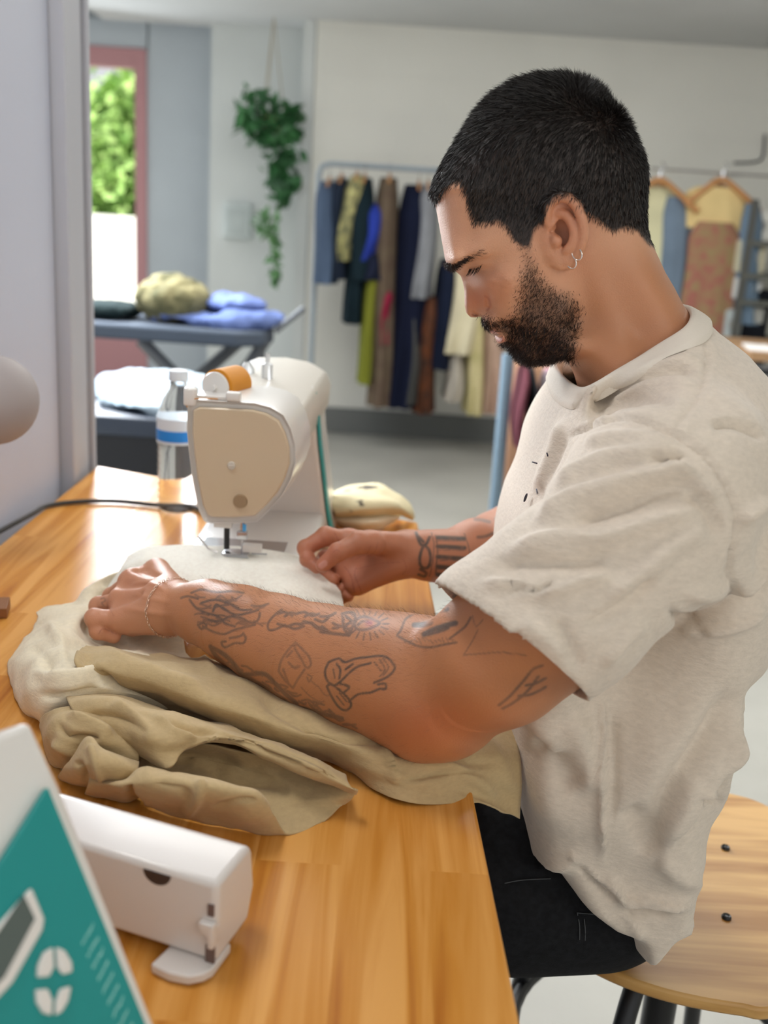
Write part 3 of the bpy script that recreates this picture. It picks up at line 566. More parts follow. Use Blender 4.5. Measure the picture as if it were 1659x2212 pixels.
# pair of raised hands (plain outline) and cuff
for L in ([(285,960),(340,940),(375,960),(440,940),(520,930),(580,925),(620,940),(655,985),(640,1020),(600,1050),(540,1075)],[(285,960),(265,1010),(275,1060),(310,1090),(350,1070),(400,1020),(450,985),(520,965)],[(350,1080),(400,1100),(370,1130)],[(400,1180),(450,1140),(520,1130),(570,1110),(605,1110),(600,1080),(560,1085)],[(275,1095),(300,1150),(340,1210),(380,1230),(410,1205),(400,1170),(350,1120),(300,1085),(275,1095)],[(330,970),(350,1000),(345,1050)],[(380,1000),(420,970)]): T.append((5,.72,c3(L)))
for L in ([(570,945),(600,1000),(570,1040)],[(590,940),(620,990),(590,1035)],[(540,960),(580,1010)],[(330,1150),(370,1200)],[(345,1130),(385,1180)],[(310,1000),(320,1050)]): T.append((3.4,.55,c3(L)))
# dark band along the underside
for L in ([(815,820),(850,880),(920,940),(990,985),(1060,985),(1140,985),(1200,1040),(1260,1100),(1330,1160)],[(830,830),(900,870),(960,930),(1000,990)],[(1000,1000),(1080,1030),(1160,1080),(1240,1130),(1300,1170),(1400,1200),(1500,1225),(1600,1250)]): T.append((9,.6,c2(L)))
for i in range(30):
    x = rr.uniform(850, 1640); y = 880+(x-830)*.48+rr.uniform(-30, 35); T.append((4.5,.5,c2([(x, y), (x+rr.uniform(15, 45), y+rr.uniform(-10, 30)), (x+rr.uniform(40, 80), y+rr.uniform(0, 50))])))
# inner upper arm
for L in ([(1240,1200),(1300,1150),(1380,1060),(1430,1000),(1480,980)],[(1260,1220),(1330,1180),(1400,1120),(1460,1040)],[(1390,1090),(1440,1080),(1500,1050)],[(1350,1150),(1420,1140),(1500,1100)]): T.append((6,.5,c3(L)))
T += [(3,.45,c2([(160,535),(180,530),(185,548),(165,558),(175,575)]))]
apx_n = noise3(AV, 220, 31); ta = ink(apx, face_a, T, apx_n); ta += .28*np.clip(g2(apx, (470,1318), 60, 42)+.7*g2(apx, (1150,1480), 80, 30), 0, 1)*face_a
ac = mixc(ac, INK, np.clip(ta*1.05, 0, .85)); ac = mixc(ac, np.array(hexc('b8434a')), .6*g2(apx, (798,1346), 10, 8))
# knuckle and palm creases, nail
TB = []
for L in ([(775,235),(800,300),(830,300),(850,260)],[(785,255),(815,285)],[(815,310),(800,350),(795,400),(810,430),(840,430),(855,390),(850,340),(830,312),(815,310)],[(800,440),(830,460),(820,480),(790,470)]): TB.append((6.5,.85,c3(L)))
TB += [(2.6,.6,c3([(860,235),(875,300),(870,380),(850,480)])),(2.4,.6,c3([(1045,240),(1070,320),(1080,400)])),(3,.7,c3([(885,250),(895,330),(890,400),(885,470)]))]
for y in (262, 312, 370, 425, 470): TB.append((9,.88,c3([(895, y), (1045, y-4+.04*y)]),1)); 
for y in (288, 341, 398, 448): TB.append((1.5,.6,c3([(888, y-8),(1050, y-6)]),1)); 
for i in range(8): x = rr.uniform(1090,1300); y = rr.uniform(150,330); TB.append((7,.6,c3([(x,y),(x+40,y+rr.uniform(-20,20)),(x+80,y+rr.uniform(-30,30))])))
tb = ink(bpx, face_b, TB, noise3(BV, 220, 33)); bc = mixc(bc, INK, np.clip(tb, 0, .9))
CB = [(1.8,.5,c3([(440,430),(430,470),(450,520),(470,575)])),(1.8,.5,c3([(375,425),(410,480),(430,570)])),(1.6,.45,c3([(318,235),(335,270),(350,300)])),(1.6,.45,c3([(190,330),(215,370),(200,400)])),(1.8,.4,c3([(520,310),(500,350),(440,380)])),(1.8,.35,c3([(560,290),(545,340),(500,370)])),(1.5,.35,c3([(310,345),(330,330),(350,345)])),(1.5,.3,c3([(700,380),(720,430),(700,470)])),(1.5,.3,c3([(440,440),(560,410),(690,400)]))]
bc = mixc(bc, np.array(hexc('7e3526')), np.clip(ink(bpx, face_b, CB, 0*bpx[:, 0]), 0, .7))
d_, _, _ = pld(bpx, c3([(245,420),(262,408)])); bc = mixc(bc, np.array(hexc('d49a8c')), sstep(-d_, -8, -6)*.8*face_b)
CA = [(2,.4,c2([(215,585),(180,583),(130,588)])),(1.8,.3,c2([(240,640),(215,600)])),(2,.5,c2([(150,740),(175,715),(250,745)]))]
ac = mixc(ac, np.array(hexc('8a4230')), np.clip(ink(apx, face_a, CA, 0*apx_n), 0, .6))
# small veins / tendons on the back of the hand
AV = folds(AV, AN, [(c2([(560,500),(480,450),(400,440),(330,460)]),5,5,.0011),(c2([(600,640),(480,620),(360,600),(270,590)]),7,7,.0012),(c2([(580,560),(450,530),(330,500)]),6,6,.0010)], face_a)
# one skin: head, neck and both arms share one mesh
V_all = np.concatenate([HV, AV, BV]); Q_all = np.concatenate([HQ, AQ+len(HV), BQ+len(HV)+len(AV)]); C_all = np.concatenate([hc, ac, bc])
m_skin = mat('skin', SK, .40, sss=.12, spec=.5)
nt = m_skin.node_tree; b_ = nt.nodes['Principled BSDF']; at = nt.nodes.new('ShaderNodeAttribute'); at.attribute_name = 'tone'; nt.links.new(at.outputs['Color'], b_.inputs['Base Color'])
tc_ = nt.nodes.new('ShaderNodeTexCoord'); vo = nt.nodes.new('ShaderNodeTexNoise'); vo.inputs['Scale'].default_value = 900; vo.inputs['Detail'].default_value = 3; nt.links.new(tc_.outputs['Object'], vo.inputs['Vector'])
bp_ = nt.nodes.new('ShaderNodeBump'); bp_.inputs['Distance'].default_value = .0005; bp_.inputs['Strength'].default_value = .7; nt.links.new(vo.outputs['Fac'], bp_.inputs['Height']); nt.links.new(bp_.outputs[0], b_.inputs['Normal'])
def colattr(o, cols, name='tone'):
    a = o.data.color_attributes.new(name, 'FLOAT_COLOR', 'POINT'); c = np.ones((len(cols), 4), np.float32); c[:, :3] = cols; a.data.foreach_set('color', c.ravel())
body = meshobj('body', V_all, Q_all, m_skin, person); colattr(body, C_all)

ah = sstep(AN[:, 2], -.1, .5)*sstep(apx[:, 0], 420, 520)*sstep(-apx[:, 0], -1000, -900)+.25*sstep(apx[:, 0], 380, 450)*sstep(-apx[:, 0], -1000, -900)
P, nn, vi = sample(AV, AQ, AN, ah, 3800, RNG)
D = tang(nn, np.tile(np.array([-.6, .25, -.2]), (len(P), 1)))+nn*.55+RNG.normal(size=P.shape)*.22
strands('forearm_hair', P-nn*.0003, D, -nn*.3, .0075*(.6+.7*RNG.random(len(P))), np.full(len(P), .00005), mat('fine_body_hair', hexc('5a3c28'), .5), person, RNG)
# --- T-shirt
tor = [(1232,800),(1212,850),(1186,915),(1160,985),(1136,1060),(1112,1130),(1085,1230),(1072,1330),(1070,1450),(1080,1545),(1100,1640),(1112,1740),(1126,1790),(1180,1868),(1235,1925),(1290,1968),(1332,1990),(1345,2028),(1380,2056),(1416,2038),(1462,2002),(1505,1965),(1505,1925),(1522,1850),(1550,1740),(1585,1620),(1630,1500),(1672,1380),(1702,1250),(1715,1120),(1706,1000),(1684,890),(1650,812),(1598,756),(1540,712),(1508,680),(1478,664),(1430,640),(1330,700)]
def torY(x, y):
    if x > 1500: return float(np.interp(y, [760, 1300, 1800], [.92, .875, .825]))
    if y > 1700: return .92-.115*min(1, (y-1700)/150)
    return .92 if y < 760 else (.885 if x > 1500 else .90)
TP = np.array([PY(a, b, torY(a, b))[[0, 2]] for a, b in tor])
TC = [(1505,1900,.168,.05),(1340,1945,.165,.03),(1240,830,.062,.04),(1300,880,.085,.06),(1210,960,.10,.09),(1180,1060,.13,.10),(1120,1250,.112,.10),(1110,1450,.118,.10),(1130,1600,.130,.09),(1150,1720,.145,.06),(1200,1820,.155,.05),(1300,1900,.165,.04),(1380,1990,.165,.03),
      (1478,690,.064,.045),(1400,760,.082,.06),(1340,810,.088,.06),(1510,740,.085,.06),(1460,830,.128,.08),(1580,800,.10,.08),(1540,900,.170,.10),(1650,900,.13,.10),(1440,930,.165,.10),(1340,930,.135,.09),(1340,1050,.150,.10),(1250,1100,.120,.10),(1480,1050,.180,.12),(1620,1050,.180,.13),(1600,1250,.185,.13),(1450,1250,.165,.12),(1300,1350,.134,.12),
      (1500,1450,.165,.12),(1600,1400,.17,.13),(1300,1550,.158,.12),(1450,1650,.185,.12),(1560,1650,.165,.11),(1300,1750,.175,.09),(1420,1820,.18,.08),(1500,1850,.172,.08),(1460,1930,.170,.05),(1230,1700,.165,.09)]
t_xz = np.array([PY(a, b, YC-w)[[0, 2]] for a, b, w, R in TC])
sv = Vol([TP[:, 0].min()-.12, YC-.315, TP[:, 1].min()-.015], [TP[:, 0].max()+.02, YC+.245, TP[:, 1].max()+.01], .0036, cap=.03)
sv.F = inflate_field(sv, TP, t_xz, np.array([c[2] for c in TC]), np.array([c[3] for c in TC]), YC, s=.02)
sleeve = [(1500,1010,.765,.058),(1435,1075,.742,.0705),(1340,1180,.722,.0665),(1212,1300,.705,.0665),(1097,1388,.697,.0668),(1005,1475,.692,.067)]
def sleevevol(spec, cut_co, cut_no):
    p, r = chainpx(spec); w = Vol(sv.lo, sv.lo+(sv.n-1)*sv.h, sv.h, cap=.03); w.n = sv.n; w.ax = sv.ax; w.F = np.full(sv.n, .03, np.float32)
    w.chain(p, r, .01); dpl = (w.ax[0][:, None, None]-cut_co[0])*cut_no[0]+(w.ax[1][None, :, None]-cut_co[1])*cut_no[1]+(w.ax[2][None, None, :]-cut_co[2])*cut_no[2]
    w.F = np.maximum(w.F, dpl).astype(np.float32); kk = .003+.021*sstep(-dpl, .07, .14); h = np.maximum(kk-np.abs(sv.F-w.F), 0)/kk; sv.F = np.minimum(sv.F, w.F)-h*h*kk*.25; return p, r
ha = PY(966, 1276, .697); hb_ = PY(1254, 1521, .697); hn = np.cross(hb_-ha, ha-C_O); hn /= np.linalg.norm(hn); hn = hn if hn[0] < 0 else -hn
hn = hn+np.array([0, -.10, 0]); hn /= np.linalg.norm(hn); hco = (ha+hb_)/2
p, r = sleevevol(sleeve, hco, hn)
rs = [(1480,1010,1.075,.060),(1400,1060,1.10,.070),(1300,1120,1.14,.066),(1210,1150,1.175,.060),(1120,1180,1.21,.056)]
rco = PY(1175, 1170, 1.19); rno = PY(1120,1180,1.21)-PY(1300,1120,1.14); rno /= np.linalg.norm(rno); p2, r2 = sleevevol(rs, rco, rno)
SV, SQ = sv.mesh(3); SN = vnormals(SV, SQ)
near = sstep(-SV[:, 1], -YC+.0, -YC+.05)
SF = [ # drop-shoulder seam and shoulder seam
 ([(1236,935),(1280,918),(1330,902),(1385,908),(1440,930),(1482,952),(1520,980),(1550,1015),(1575,1060),(1592,1105),(1590,1150),(1580,1200),(1566,1262)],3.5,5,-.0050,1),
 ([(1270,915),(1300,905),(1335,890),(1385,894),(1445,916),(1490,940),(1530,968)],9,9,.0016,1),
 ([(1508,705),(1522,735),(1528,780),(1515,830),(1490,880),(1462,920)],3,5,-.0030,1),([(1522,705),(1540,740),(1545,790),(1530,840),(1505,890),(1480,935)],5,5,.0014,1),
 # hem stitching of the sleeve
 ([(985,1265),(1060,1320),(1130,1378),(1200,1440),(1282,1512)],3,2.5,-.0018,1),
 # folds running from the shoulder to the sleeve front
 ([(1250,965),(1330,945),(1400,950),(1470,985)],12,26,.0040),([(1190,1060),(1270,1010),(1350,985),(1440,985)],14,26,.0055),([(1140,1140),(1230,1085),(1330,1050),(1450,1020),(1520,1020)],15,30,.0070),
 ([(1230,1130),(1330,1100),(1430,1060),(1510,1050)],20,14,-.0050),([(1080,1200),(1180,1170),(1300,1160),(1420,1120),(1540,1090)],16,26,.0060),([(1050,1225),(1140,1215),(1240,1215),(1330,1195)],9,16,-.0040),
 ([(1020,1262),(1100,1262),(1190,1275),(1260,1250),(1340,1240)],10,18,.0040),([(1085,1275),(1130,1272),(1165,1275),(1200,1255)],6,7,-.0042),([(1300,1300),(1380,1240),(1450,1180),(1540,1130)],22,22,.0050),([(1260,1360),(1340,1310),(1420,1240)],14,14,-.0035),
 ([(1120,1340),(1180,1380),(1220,1430)],18,18,.0030),([(1200,1330),(1235,1400),(1255,1450)],9,9,-.0028),([(1300,1440),(1350,1380),(1400,1340)],12,14,.0030),
 ([(1480,1060),(1530,1100),(1560,1160)],10,16,-.0045),([(1420,1000),(1470,1010),(1520,1050),(1550,1090)],8,14,.0040),([(1400,985),(1440,995),(1480,980)],5,7,-.0035),
 # yoke folds between collar and shoulder seam
 ([(1300,850),(1380,800),(1470,775),(1520,775)],9,18,.0042),([(1300,868),(1370,825),(1440,800),(1510,800)],6,9,-.0035),([(1300,878),(1370,845),(1450,830),(1515,830)],8,15,.0040),([(1330,780),(1400,755),(1470,735),(1515,730)],8,12,.0028),
 ([(1310,888),(1400,865),(1470,870)],7,10,-.0035),([(1350,765),(1420,740),(1500,715)],5,8,-.0022),([(1290,900),(1370,872),(1440,862),(1490,880)],7,9,.0025),
 # chest edge folds in front of the sleeve
 ([(1222,900),(1210,940),(1188,1000),(1160,1070)],9,12,.0045),([(1228,930),(1205,985),(1180,1040),(1150,1110)],7,12,-.0022),
 # back and side folds
 ([(1530,920),(1570,912),(1610,920),(1659,945)],7,12,-.0035),([(1590,1130),(1640,1090),(1690,1060)],12,18,.0050),([(1560,1270),(1610,1220),(1690,1150)],10,20,.0060),([(1470,1290),(1540,1270),(1610,1230),(1659,1190)],9,18,.0055),([(1440,1340),(1520,1330),(1600,1290),(1659,1250)],8,18,-.0060),([(1455,1350),(1530,1360),(1600,1345),(1659,1310)],8,14,.0045),([(1440,1310),(1480,1345),(1540,1370)],6,8,-.0035),
 ([(1300,1480),(1308,1620),(1306,1750),(1306,1880)],2.5,12,.0048),([(1315,1520),(1322,1650),(1318,1800)],14,14,-.0030),([(1230,1540),(1260,1620),(1290,1720)],30,30,.0060),([(1150,1590),(1200,1650),(1250,1700)],30,26,-.0050),
 ([(1640,1500),(1570,1620),(1500,1740),(1430,1850)],6,26,.0055),([(1600,1480),(1530,1600),(1450,1720),(1400,1850)],20,30,-.0085),([(1350,1740),(1385,1800),(1402,1855)],26,22,-.0060),([(1659,1440),(1610,1560),(1590,1660),(1560,1750),(1530,1860)],7,14,-.0060),([(1590,1560),(1560,1660),(1548,1740),(1535,1850)],5,10,.0055),
 ([(1500,1720),(1525,1722),(1550,1728)],6,7,-.0045),([(1495,1708),(1520,1705),(1545,1712)],5,5,.0030),([(1306,1880),(1340,1930),(1345,1945),(1400,1942),(1460,1950),(1505,1960)],5,12,.0065),([(1350,1960),(1400,1965),(1450,1975)],10,12,-.0045),([(1345,1950),(1370,2000),(1390,2030)],5,8,.0040),
 ([(1235,1850),(1280,1900),(1335,1945),(1385,2000)],4,6,-.0050),([(1225,1838),(1270,1885),(1330,1925)],5,5,.0030),([(1500,1660),(1470,1740),(1420,1820)],12,22,.0050),([(1140,1520),(1180,1570),(1200,1640)],22,22,.0060),([(1420,1850),(1480,1900),(1520,1900)],14,20,.0035),
]
_fa = PY(1228, 806, YC); _fb = PY(1480, 662, YC); _cc = (_fa+_fb)/2; _e1 = (_fb-_fa)/np.linalg.norm(_fb-_fa); _rg = np.array([_cc+.066*cos(t)*_e1+.068*sin(t)*np.array([0, 1., 0]) for t in np.linspace(0, 2*pi, 60)])
_dr = np.sqrt(((SV[:, None]-_rg[None])**2).sum(-1).min(1)); near = near*sstep(_dr, .022, .045)
SF = [(f[0], f[1], f[2], f[3]*(1.0 if len(f) > 4 else 1.75), *f[4:]) for f in SF]
SV = folds(SV, SN, SF, near)
SV = SV + SN*(.0012*noise3(SV, 26, 41, 3)+.0007*noise3(SV*[1,1,.6], 75, 43, 3))[:, None]*near[:, None]
so = meshobj('shirt', SV, SQ, [mat('shirt_cloth', hexc('ddd0c0'), .9, sheen=.25, spec=.2)], person)
m_shirt = so.data.materials[0]
def weave(m, s, dist, base=None):
    nt = m.node_tree; b = nt.nodes['Principled BSDF']; tc = nt.nodes.new('ShaderNodeTexCoord'); n1 = nt.nodes.new('ShaderNodeTexNoise'); n1.inputs['Scale'].default_value = s; n1.inputs['Detail'].default_value = 5; n1.inputs['Roughness'].default_value = .65
    mp = nt.nodes.new('ShaderNodeMapping'); mp.inputs['Scale'].default_value = (1, 1, 2.4); nt.links.new(tc.outputs['Object'], mp.inputs['Vector']); nt.links.new(mp.outputs[0], n1.inputs['Vector'])
    bp = nt.nodes.new('ShaderNodeBump'); bp.inputs['Distance'].default_value = dist; bp.inputs['Strength'].default_value = .8; nt.links.new(n1.outputs['Fac'], bp.inputs['Height']); nt.links.new(bp.outputs[0], b.inputs['Normal'])
    c = b.inputs['Base Color'].default_value[:3]; r = nt.nodes.new('ShaderNodeValToRGB'); r.color_ramp.elements[0].position = .25; r.color_ramp.elements[1].position = .75
    r.color_ramp.elements[0].color = (*[x*.88 for x in c], 1); r.color_ramp.elements[1].color = (*[min(1, x*1.06) for x in c], 1); nt.links.new(n1.outputs['Fac'], r.inputs[0]); nt.links.new(r.outputs[0], b.inputs['Base Color'])
weave(m_shirt, 130, .0012)
def cutplane(bm, co, no, sel=None, clear=True):
    g = [f for f in bm.faces if sel is None or sel(f.calc_center_median())]
    vs = {v for f in g for v in f.verts}; es = {e for f in g for e in f.edges}
    return bmesh.ops.bisect_plane(bm, geom=list(vs)+list(es)+g, plane_co=Vector(co), plane_no=Vector(no), clear_outer=clear, clear_inner=False)
bm = bmesh.new(); bm.from_mesh(so.data); po = wloc(person); L3 = lambda q: Vector(np.array(q)-po)
# neck opening
fa = PY(1228, 806, YC); fb = PY(1480, 662, YC); axn = np.cross(fb-fa, [0, 1., 0]); axn /= np.linalg.norm(axn); axn = axn if axn[2] > 0 else -axn
cutplane(bm, L3(fa), axn)
# sleeve openings
def segd(c, a, b): ab = b-a; t = np.clip((c-a)@ab/(ab@ab), 0, 1); return np.linalg.norm(c-a-t*ab)
def opensleeve(co, no, a, b, rad):
    co = co-no*.003
    def inr(c): q = np.array(c)+po; return segd(q, a, b) < rad+.003 and -.012 < (q-co)@no < .008
    g = [f for f in bm.faces if inr(f.calc_center_median())]; vs = {v for f in g for v in f.verts}; es = {e for f in g for e in f.edges}
    bmesh.ops.bisect_plane(bm, geom=list(vs)+list(es)+g, plane_co=L3(co), plane_no=Vector(no))
    bmesh.ops.delete(bm, geom=[f for f in bm.faces if inr(f.calc_center_median()) and (np.array(f.calc_center_median())+po-co)@no > 1e-5 and (abs(np.array(f.normal)@no) > .6 or segd(np.array(f.calc_center_median())+po, a, b) > rad-.006)], context='FACES')
opensleeve(hco, hn, p[3], p[5], .0668); opensleeve(rco, rno, p2[2], p2[4], .060)
bm.to_mesh(so.data); bm.free()
sl = so.modifiers.new('thickness', 'SOLIDIFY'); sl.thickness = .0018; sl.offset = -1
so.data.polygons.foreach_set('use_smooth', [True]*len(so.data.polygons))
# ribbed collar, wrapped round the neck opening
V3 = np.empty(len(so.data.vertices)*3); so.data.vertices.foreach_get('co', V3); V3 = V3.reshape(-1, 3)+po
dpl = (V3-fa)@axn; ring = V3[np.abs(dpl) < 1e-5]; cc = (fa+fb)/2; e1 = (fb-fa)/np.linalg.norm(fb-fa); e2 = np.array([0, 1., 0])
NA = 320; CVv = []
N3 = np.empty_like(V3); so.data.vertices.foreach_get('normal', N3.ravel()) if False else None
ang_all = np.arctan2((V3-cc)@e2, (V3-cc)@e1); rad_all = np.hypot((V3-cc)@e2, (V3-cc)@e1)
from mathutils.kdtree import KDTree
Nn3 = np.array([v.normal[:] for v in so.data.vertices]); kd = KDTree(len(V3))
for i_, v_ in enumerate(V3): kd.insert(v_, i_)
kd.balance()
m = np.abs(dpl) < .003; A = ang_all[m]; R_ = rad_all[m]; RR = np.zeros(NA)
for k in range(NA):
    t = -pi+2*pi*k/NA; w = np.exp(-((np.angle(np.exp(1j*(A-t))))/.06)**2)*(R_ < .12)+1e-9; RR[k] = (w*R_).sum()/w.sum()
RR = sum(np.roll(RR, j) for j in range(-6, 7))/13
TT = np.array([-pi+2*pi*k/NA for k in range(NA)]); od = np.cos(TT)[:, None]*e1+np.sin(TT)[:, None]*e2; P_ = cc+RR[:, None]*od; Dr = od*.5-axn*.85; rows_ = [P_+axn*.0015+od*.0012]; outs = [od]
NR = 6
for s_ in range(NR):
    P2 = P_+Dr/np.linalg.norm(Dr, axis=1)[:, None]*.0036; Ns = np.zeros_like(P2)
    for k in range(NA):
        nb = kd.find_n(P2[k], 6); c_ = np.mean([np.array(q[0]) for q in nb], 0); n_ = np.mean([Nn3[q[1]] for q in nb], 0); n_ /= np.linalg.norm(n_); P2[k] -= ((P2[k]-c_)@n_)*n_; Ns[k] = n_
    sm_ = lambda X: sum(np.roll(X, j, 0) for j in range(-4, 5))/9
    P2 = sm_(P2); Ns = sm_(Ns); Ns /= np.linalg.norm(Ns, axis=1)[:, None]; Dr = P2-P_; P_ = P2
    rib = (np.arange(NA) % 2)[:, None]*.0005*(s_ < NR-1); rows_.append(P2+Ns*(.0030 if s_ < NR-1 else .0006)+Ns*rib)
rows_ = [rows_[0]-od*.0030-axn*.016, rows_[0]-od*.0030-axn*.001]+rows_
CVv = np.concatenate(rows_); nr = len(rows_); CF = [(i*NA+k, i*NA+(k+1) % NA, (i+1)*NA+(k+1) % NA, (i+1)*NA+k) for i in range(nr-1) for k in range(NA)]
m_rib = mat('ribbed_collar', hexc('e2d9cc'), .9, spec=.2, bump=.0003, bscale=600)
collar = meshobj('collar', np.array(CVv), CF, m_rib, person); collar['label'] = 'ribbed crew neck collar'
# ink marks printed on the chest
collar.parent = so
def surf_at(V, N, L):
    px, z = proj(V); out = []
    fc = ((V-C_O)*N).sum(1) < 0
    for a, b in L:
        q = np.where(fc & (np.abs(px[:, 0]-a) < 14) & (np.abs(px[:, 1]-b) < 14))[0]
        if not len(q): q = np.array([np.argmin(((px-[a, b])**2).sum(1))])
        q = q[z[q] < z[q].min()+.02]; Z = z[q].mean(); r_ = ray(a, b); out.append(C_O+r_*(Z-.0022))
    return out
SVn = np.array([v.co[:] for v in so.data.vertices])+po; SNn = np.array([v.normal[:] for v in so.data.vertices])
m_ink = hm('print_ink', '2c2a3a', .8)
c_ = surf_at(SVn, SNn, [(1136,1075)])[0]
MB().prism([c_+.0024*cos(t)*np.array([.5, .6, 0])+.0040*sin(t)*np.array([.2, 0, 1.]) for t in np.linspace(0, 2*pi, 13)[:-1]], (-.0006, -.0003, 0)).build('printed_dot', m_ink, so, angle=None)
for L_ in ([(1150,998),(1160,1001)],[(1181,978),(1184,986)],[(1159,1057),(1161,1066)]):
    MB().tube(surf_at(SVn, SNn, L_), .0006, 6).build('printed_dash', m_ink, so, angle=None)
# --- jeans
m_jean = mat('black_denim', hexc('16171a'), .85, var=.35, vscale=160, bump=.0004, bscale=900, spec=.2)
jv = Vol([-.30, .66, .0], [.50, 1.20, .72], .006, cap=.05)
for sgn, y0 in ((-1, .862), (1, 1.04)):
    jv.chain([(.225, y0+.01, .595), (.15, y0, .590), (.02, y0, .580), (-.12, y0, .57)], [.085, .083, .076, .066], .03)
    jv.chain([(-.12, y0, .56), (-.10, y0, .35), (-.04, y0, .10)], [.066, .062, .052], .03)
jv.cone((.225, .87, .60), (.225, 1.02, .60), .083, .083, .04); jv.cone((.235, .88, .66), (.235, 1.0, .66), .07, .07, .04)
JV, JQ = jv.mesh(2); JN = vnormals(JV, JQ)
JV = folds(JV, JN, [([(1060,1830),(1130,1870),(1200,1880)],8,14,.004),([(1075,1900),(1150,1905),(1250,1950)],6,8,-.004),([(1040,1780),(1100,1810),(1160,1860)],10,10,-.003),([(1250,1975),(1258,2010),(1262,2040)],2.5,2.5,.003,1),([(1250,1975),(1290,1980),(1330,1990)],2.5,2.5,.003,1),([(1275,1985),(1275,2035)],3,3,-.002,1),([(1080,1960),(1160,2000),(1240,2015)],14,14,.003)], sstep(-JV[:, 1], -.9, -.8))
jeans = meshobj('jeans', JV, JQ, m_jean, person); jeans['label'] = 'black denim jeans'
for L_ in ([(1246,1972),(1290,1976),(1325,1982)],[(1247,1972),(1252,2000),(1252,2030)],[(1262,1985),(1264,2008),(1264,2032)],[(1090,1908),(1130,1901),(1190,1898)]):
    MB().tube(catmull(surf_at(JV, vnormals(JV, JQ), L_), 5), .00045, 5).build('pocket_stitching', hm('grey_thread', '4c4f52', .8), jeans, angle=None)
shv = MB()
m_shoe = hm('shoe_leather', '2a2a2c', .5)
for y0 in (.862, 1.04):
    v = Vol([-.26, y0-.07, -.01], [.06, y0+.07, .13], .006, cap=.03); v.chain([(-.01, y0, .055), (-.10, y0, .045), (-.20, y0, .036)], [.045, .042, .034], .02); v.cone((-.02, y0, .06), (-.03, y0, .10), .045, .045, .02)
    a, b = v.mesh(2); a[:, 2] = np.maximum(a[:, 2], .004); meshobj('shoe', a, b, m_shoe, person)
# --- earrings and bracelet
m_silver = mat('silver', (.86, .82, .78), .18, metal=1.0); m_gold = mat('rose_gold', (.83, .62, .48), .22, metal=1.0)
def ringmesh(name, c, e1, e2, R, r, m):
    mb = MB(); mb.tube([np.array(c)+R*(cos(t)*np.array(e1)+sin(t)*np.array(e2)) for t in np.linspace(0, 2*pi, 25)[:-1]], r, 8, closed=True); return mb.build(name, m, person, angle=None)
def hoop(x, y, w, R):
    q = PY(*cp(x, y), YC-w); q[1] = YC-w; a = np.array([.75, -.62, -.2]); a /= np.linalg.norm(a); return ringmesh('earring', q, a, (.1, 0, -1.), R, .00055, m_silver)
hoop(868, 1014, .083, .0048); hoop(838, 1056, .079, .0050)
bp0 = PY(392, 1318, .975); bax = p = PY(450,1326,.955)-PY(340,1300,1.0); bax = bax/np.linalg.norm(bax)
# chain bracelet follows the skin of the wrist
wpx = [(436,1249),(408,1262),(384,1281),(366,1306),(355,1335),(352,1355),(356,1372),(370,1385),(388,1391)]
# ================================================================ SEWING MACHINE (far)
m_wh = hm('white_plastic', 'e4e1dc', .28, coat=.4); m_gr = hm('warm_grey_plastic', 'cfc8bc', .38, coat=.2); m_teal = hm('teal_plastic', '0a8f8d', .45); m_red = hm('red_mark', 'b5323a', .5)
m_steel = mat('steel', (.62, .63, .66), .22, metal=1.0); m_black = hm('black_metal', '1c1d20', .4); m_org = hm('orange_thread', 'd98f22', .6, bump=.0004, bscale=900)
sm = empty('sewing_machine', (-.16, 1.28, tabz), 'white sewing machine with orange thread on the table under his hands', 'sewing machine')
FP = [(404,870),(402,925),(407,975),(415,1038),(428,1103),(440,1128),(455,1132),(511,1132),(556,1128),(584,1102),(612,1070),(630,1035),(641,1000),(640,960),(630,925),(614,895),(585,878),(550,869),(480,865),(420,862)]
fp0 = [PY(a, b, 1.10) for a, b in FP]; cen = np.mean(fp0, 0)
# head and arm: the face-plate outline swept to the far column
def ringat(Y, s, dx=0, dz=0): return [np.array([cen[0]+(q[0]-cen[0])*s+dx, Y, cen[2]+(q[2]-cen[2])*s+dz]) for q in fp0]
topd = [PY(a, b, 1.46) for a, b in [(511,800),(643,822)]]
hd = MB(); R_ = [ringat(1.104, .955), ringat(1.098, .985), ringat(1.106, 1.0), ringat(1.16, 1.02, .003, .000), ringat(1.20, 1.03, .005, .000)]
n = len(FP); V = [p for r in R_ for p in r]; Fc = [(i*n+k, i*n+(k+1) % n, (i+1)*n+(k+1) % n, (i+1)*n+k) for i in range(len(R_)-1) for k in range(n)]+[tuple(range(n))[::-1], tuple((len(R_)-1)*n+k for k in range(n))]
hd.add(V, Fc); hd.build('head', m_wh, sm, angle=50, bev=.002)
fpm = MB(); inn = ringat(1.0965, .88); fpm.prism(inn, (0, .006, 0)); fpm.build('face_plate', hm('champagne_plate', 'cdbb9f', .22, coat=.3), sm, angle=40, bev=.002)
mb = MB(); q = PY(500, 1006, 1.0955); mb.lathe(q, [(.0, -.0012), (.0040, -.0012), (.0046, 0), (.0046, .002)], 20, M=Matrix.Rotation(-pi/2, 3, 'X')); mb.box(q+[0, -.0016, 0], (.006, .001, .0012)); mb.build('screw', m_gr, sm)
mb = MB(); q = PY(519, 1083, 1.0955); mb.lathe(q, [(.0, -.0014), (.0072, -.0014), (.0080, 0), (.0080, .002)], 28, M=Matrix.Rotation(-pi/2, 3, 'X')); mb.build('cap', hm('tan_cap', '9c8466', .5), sm)
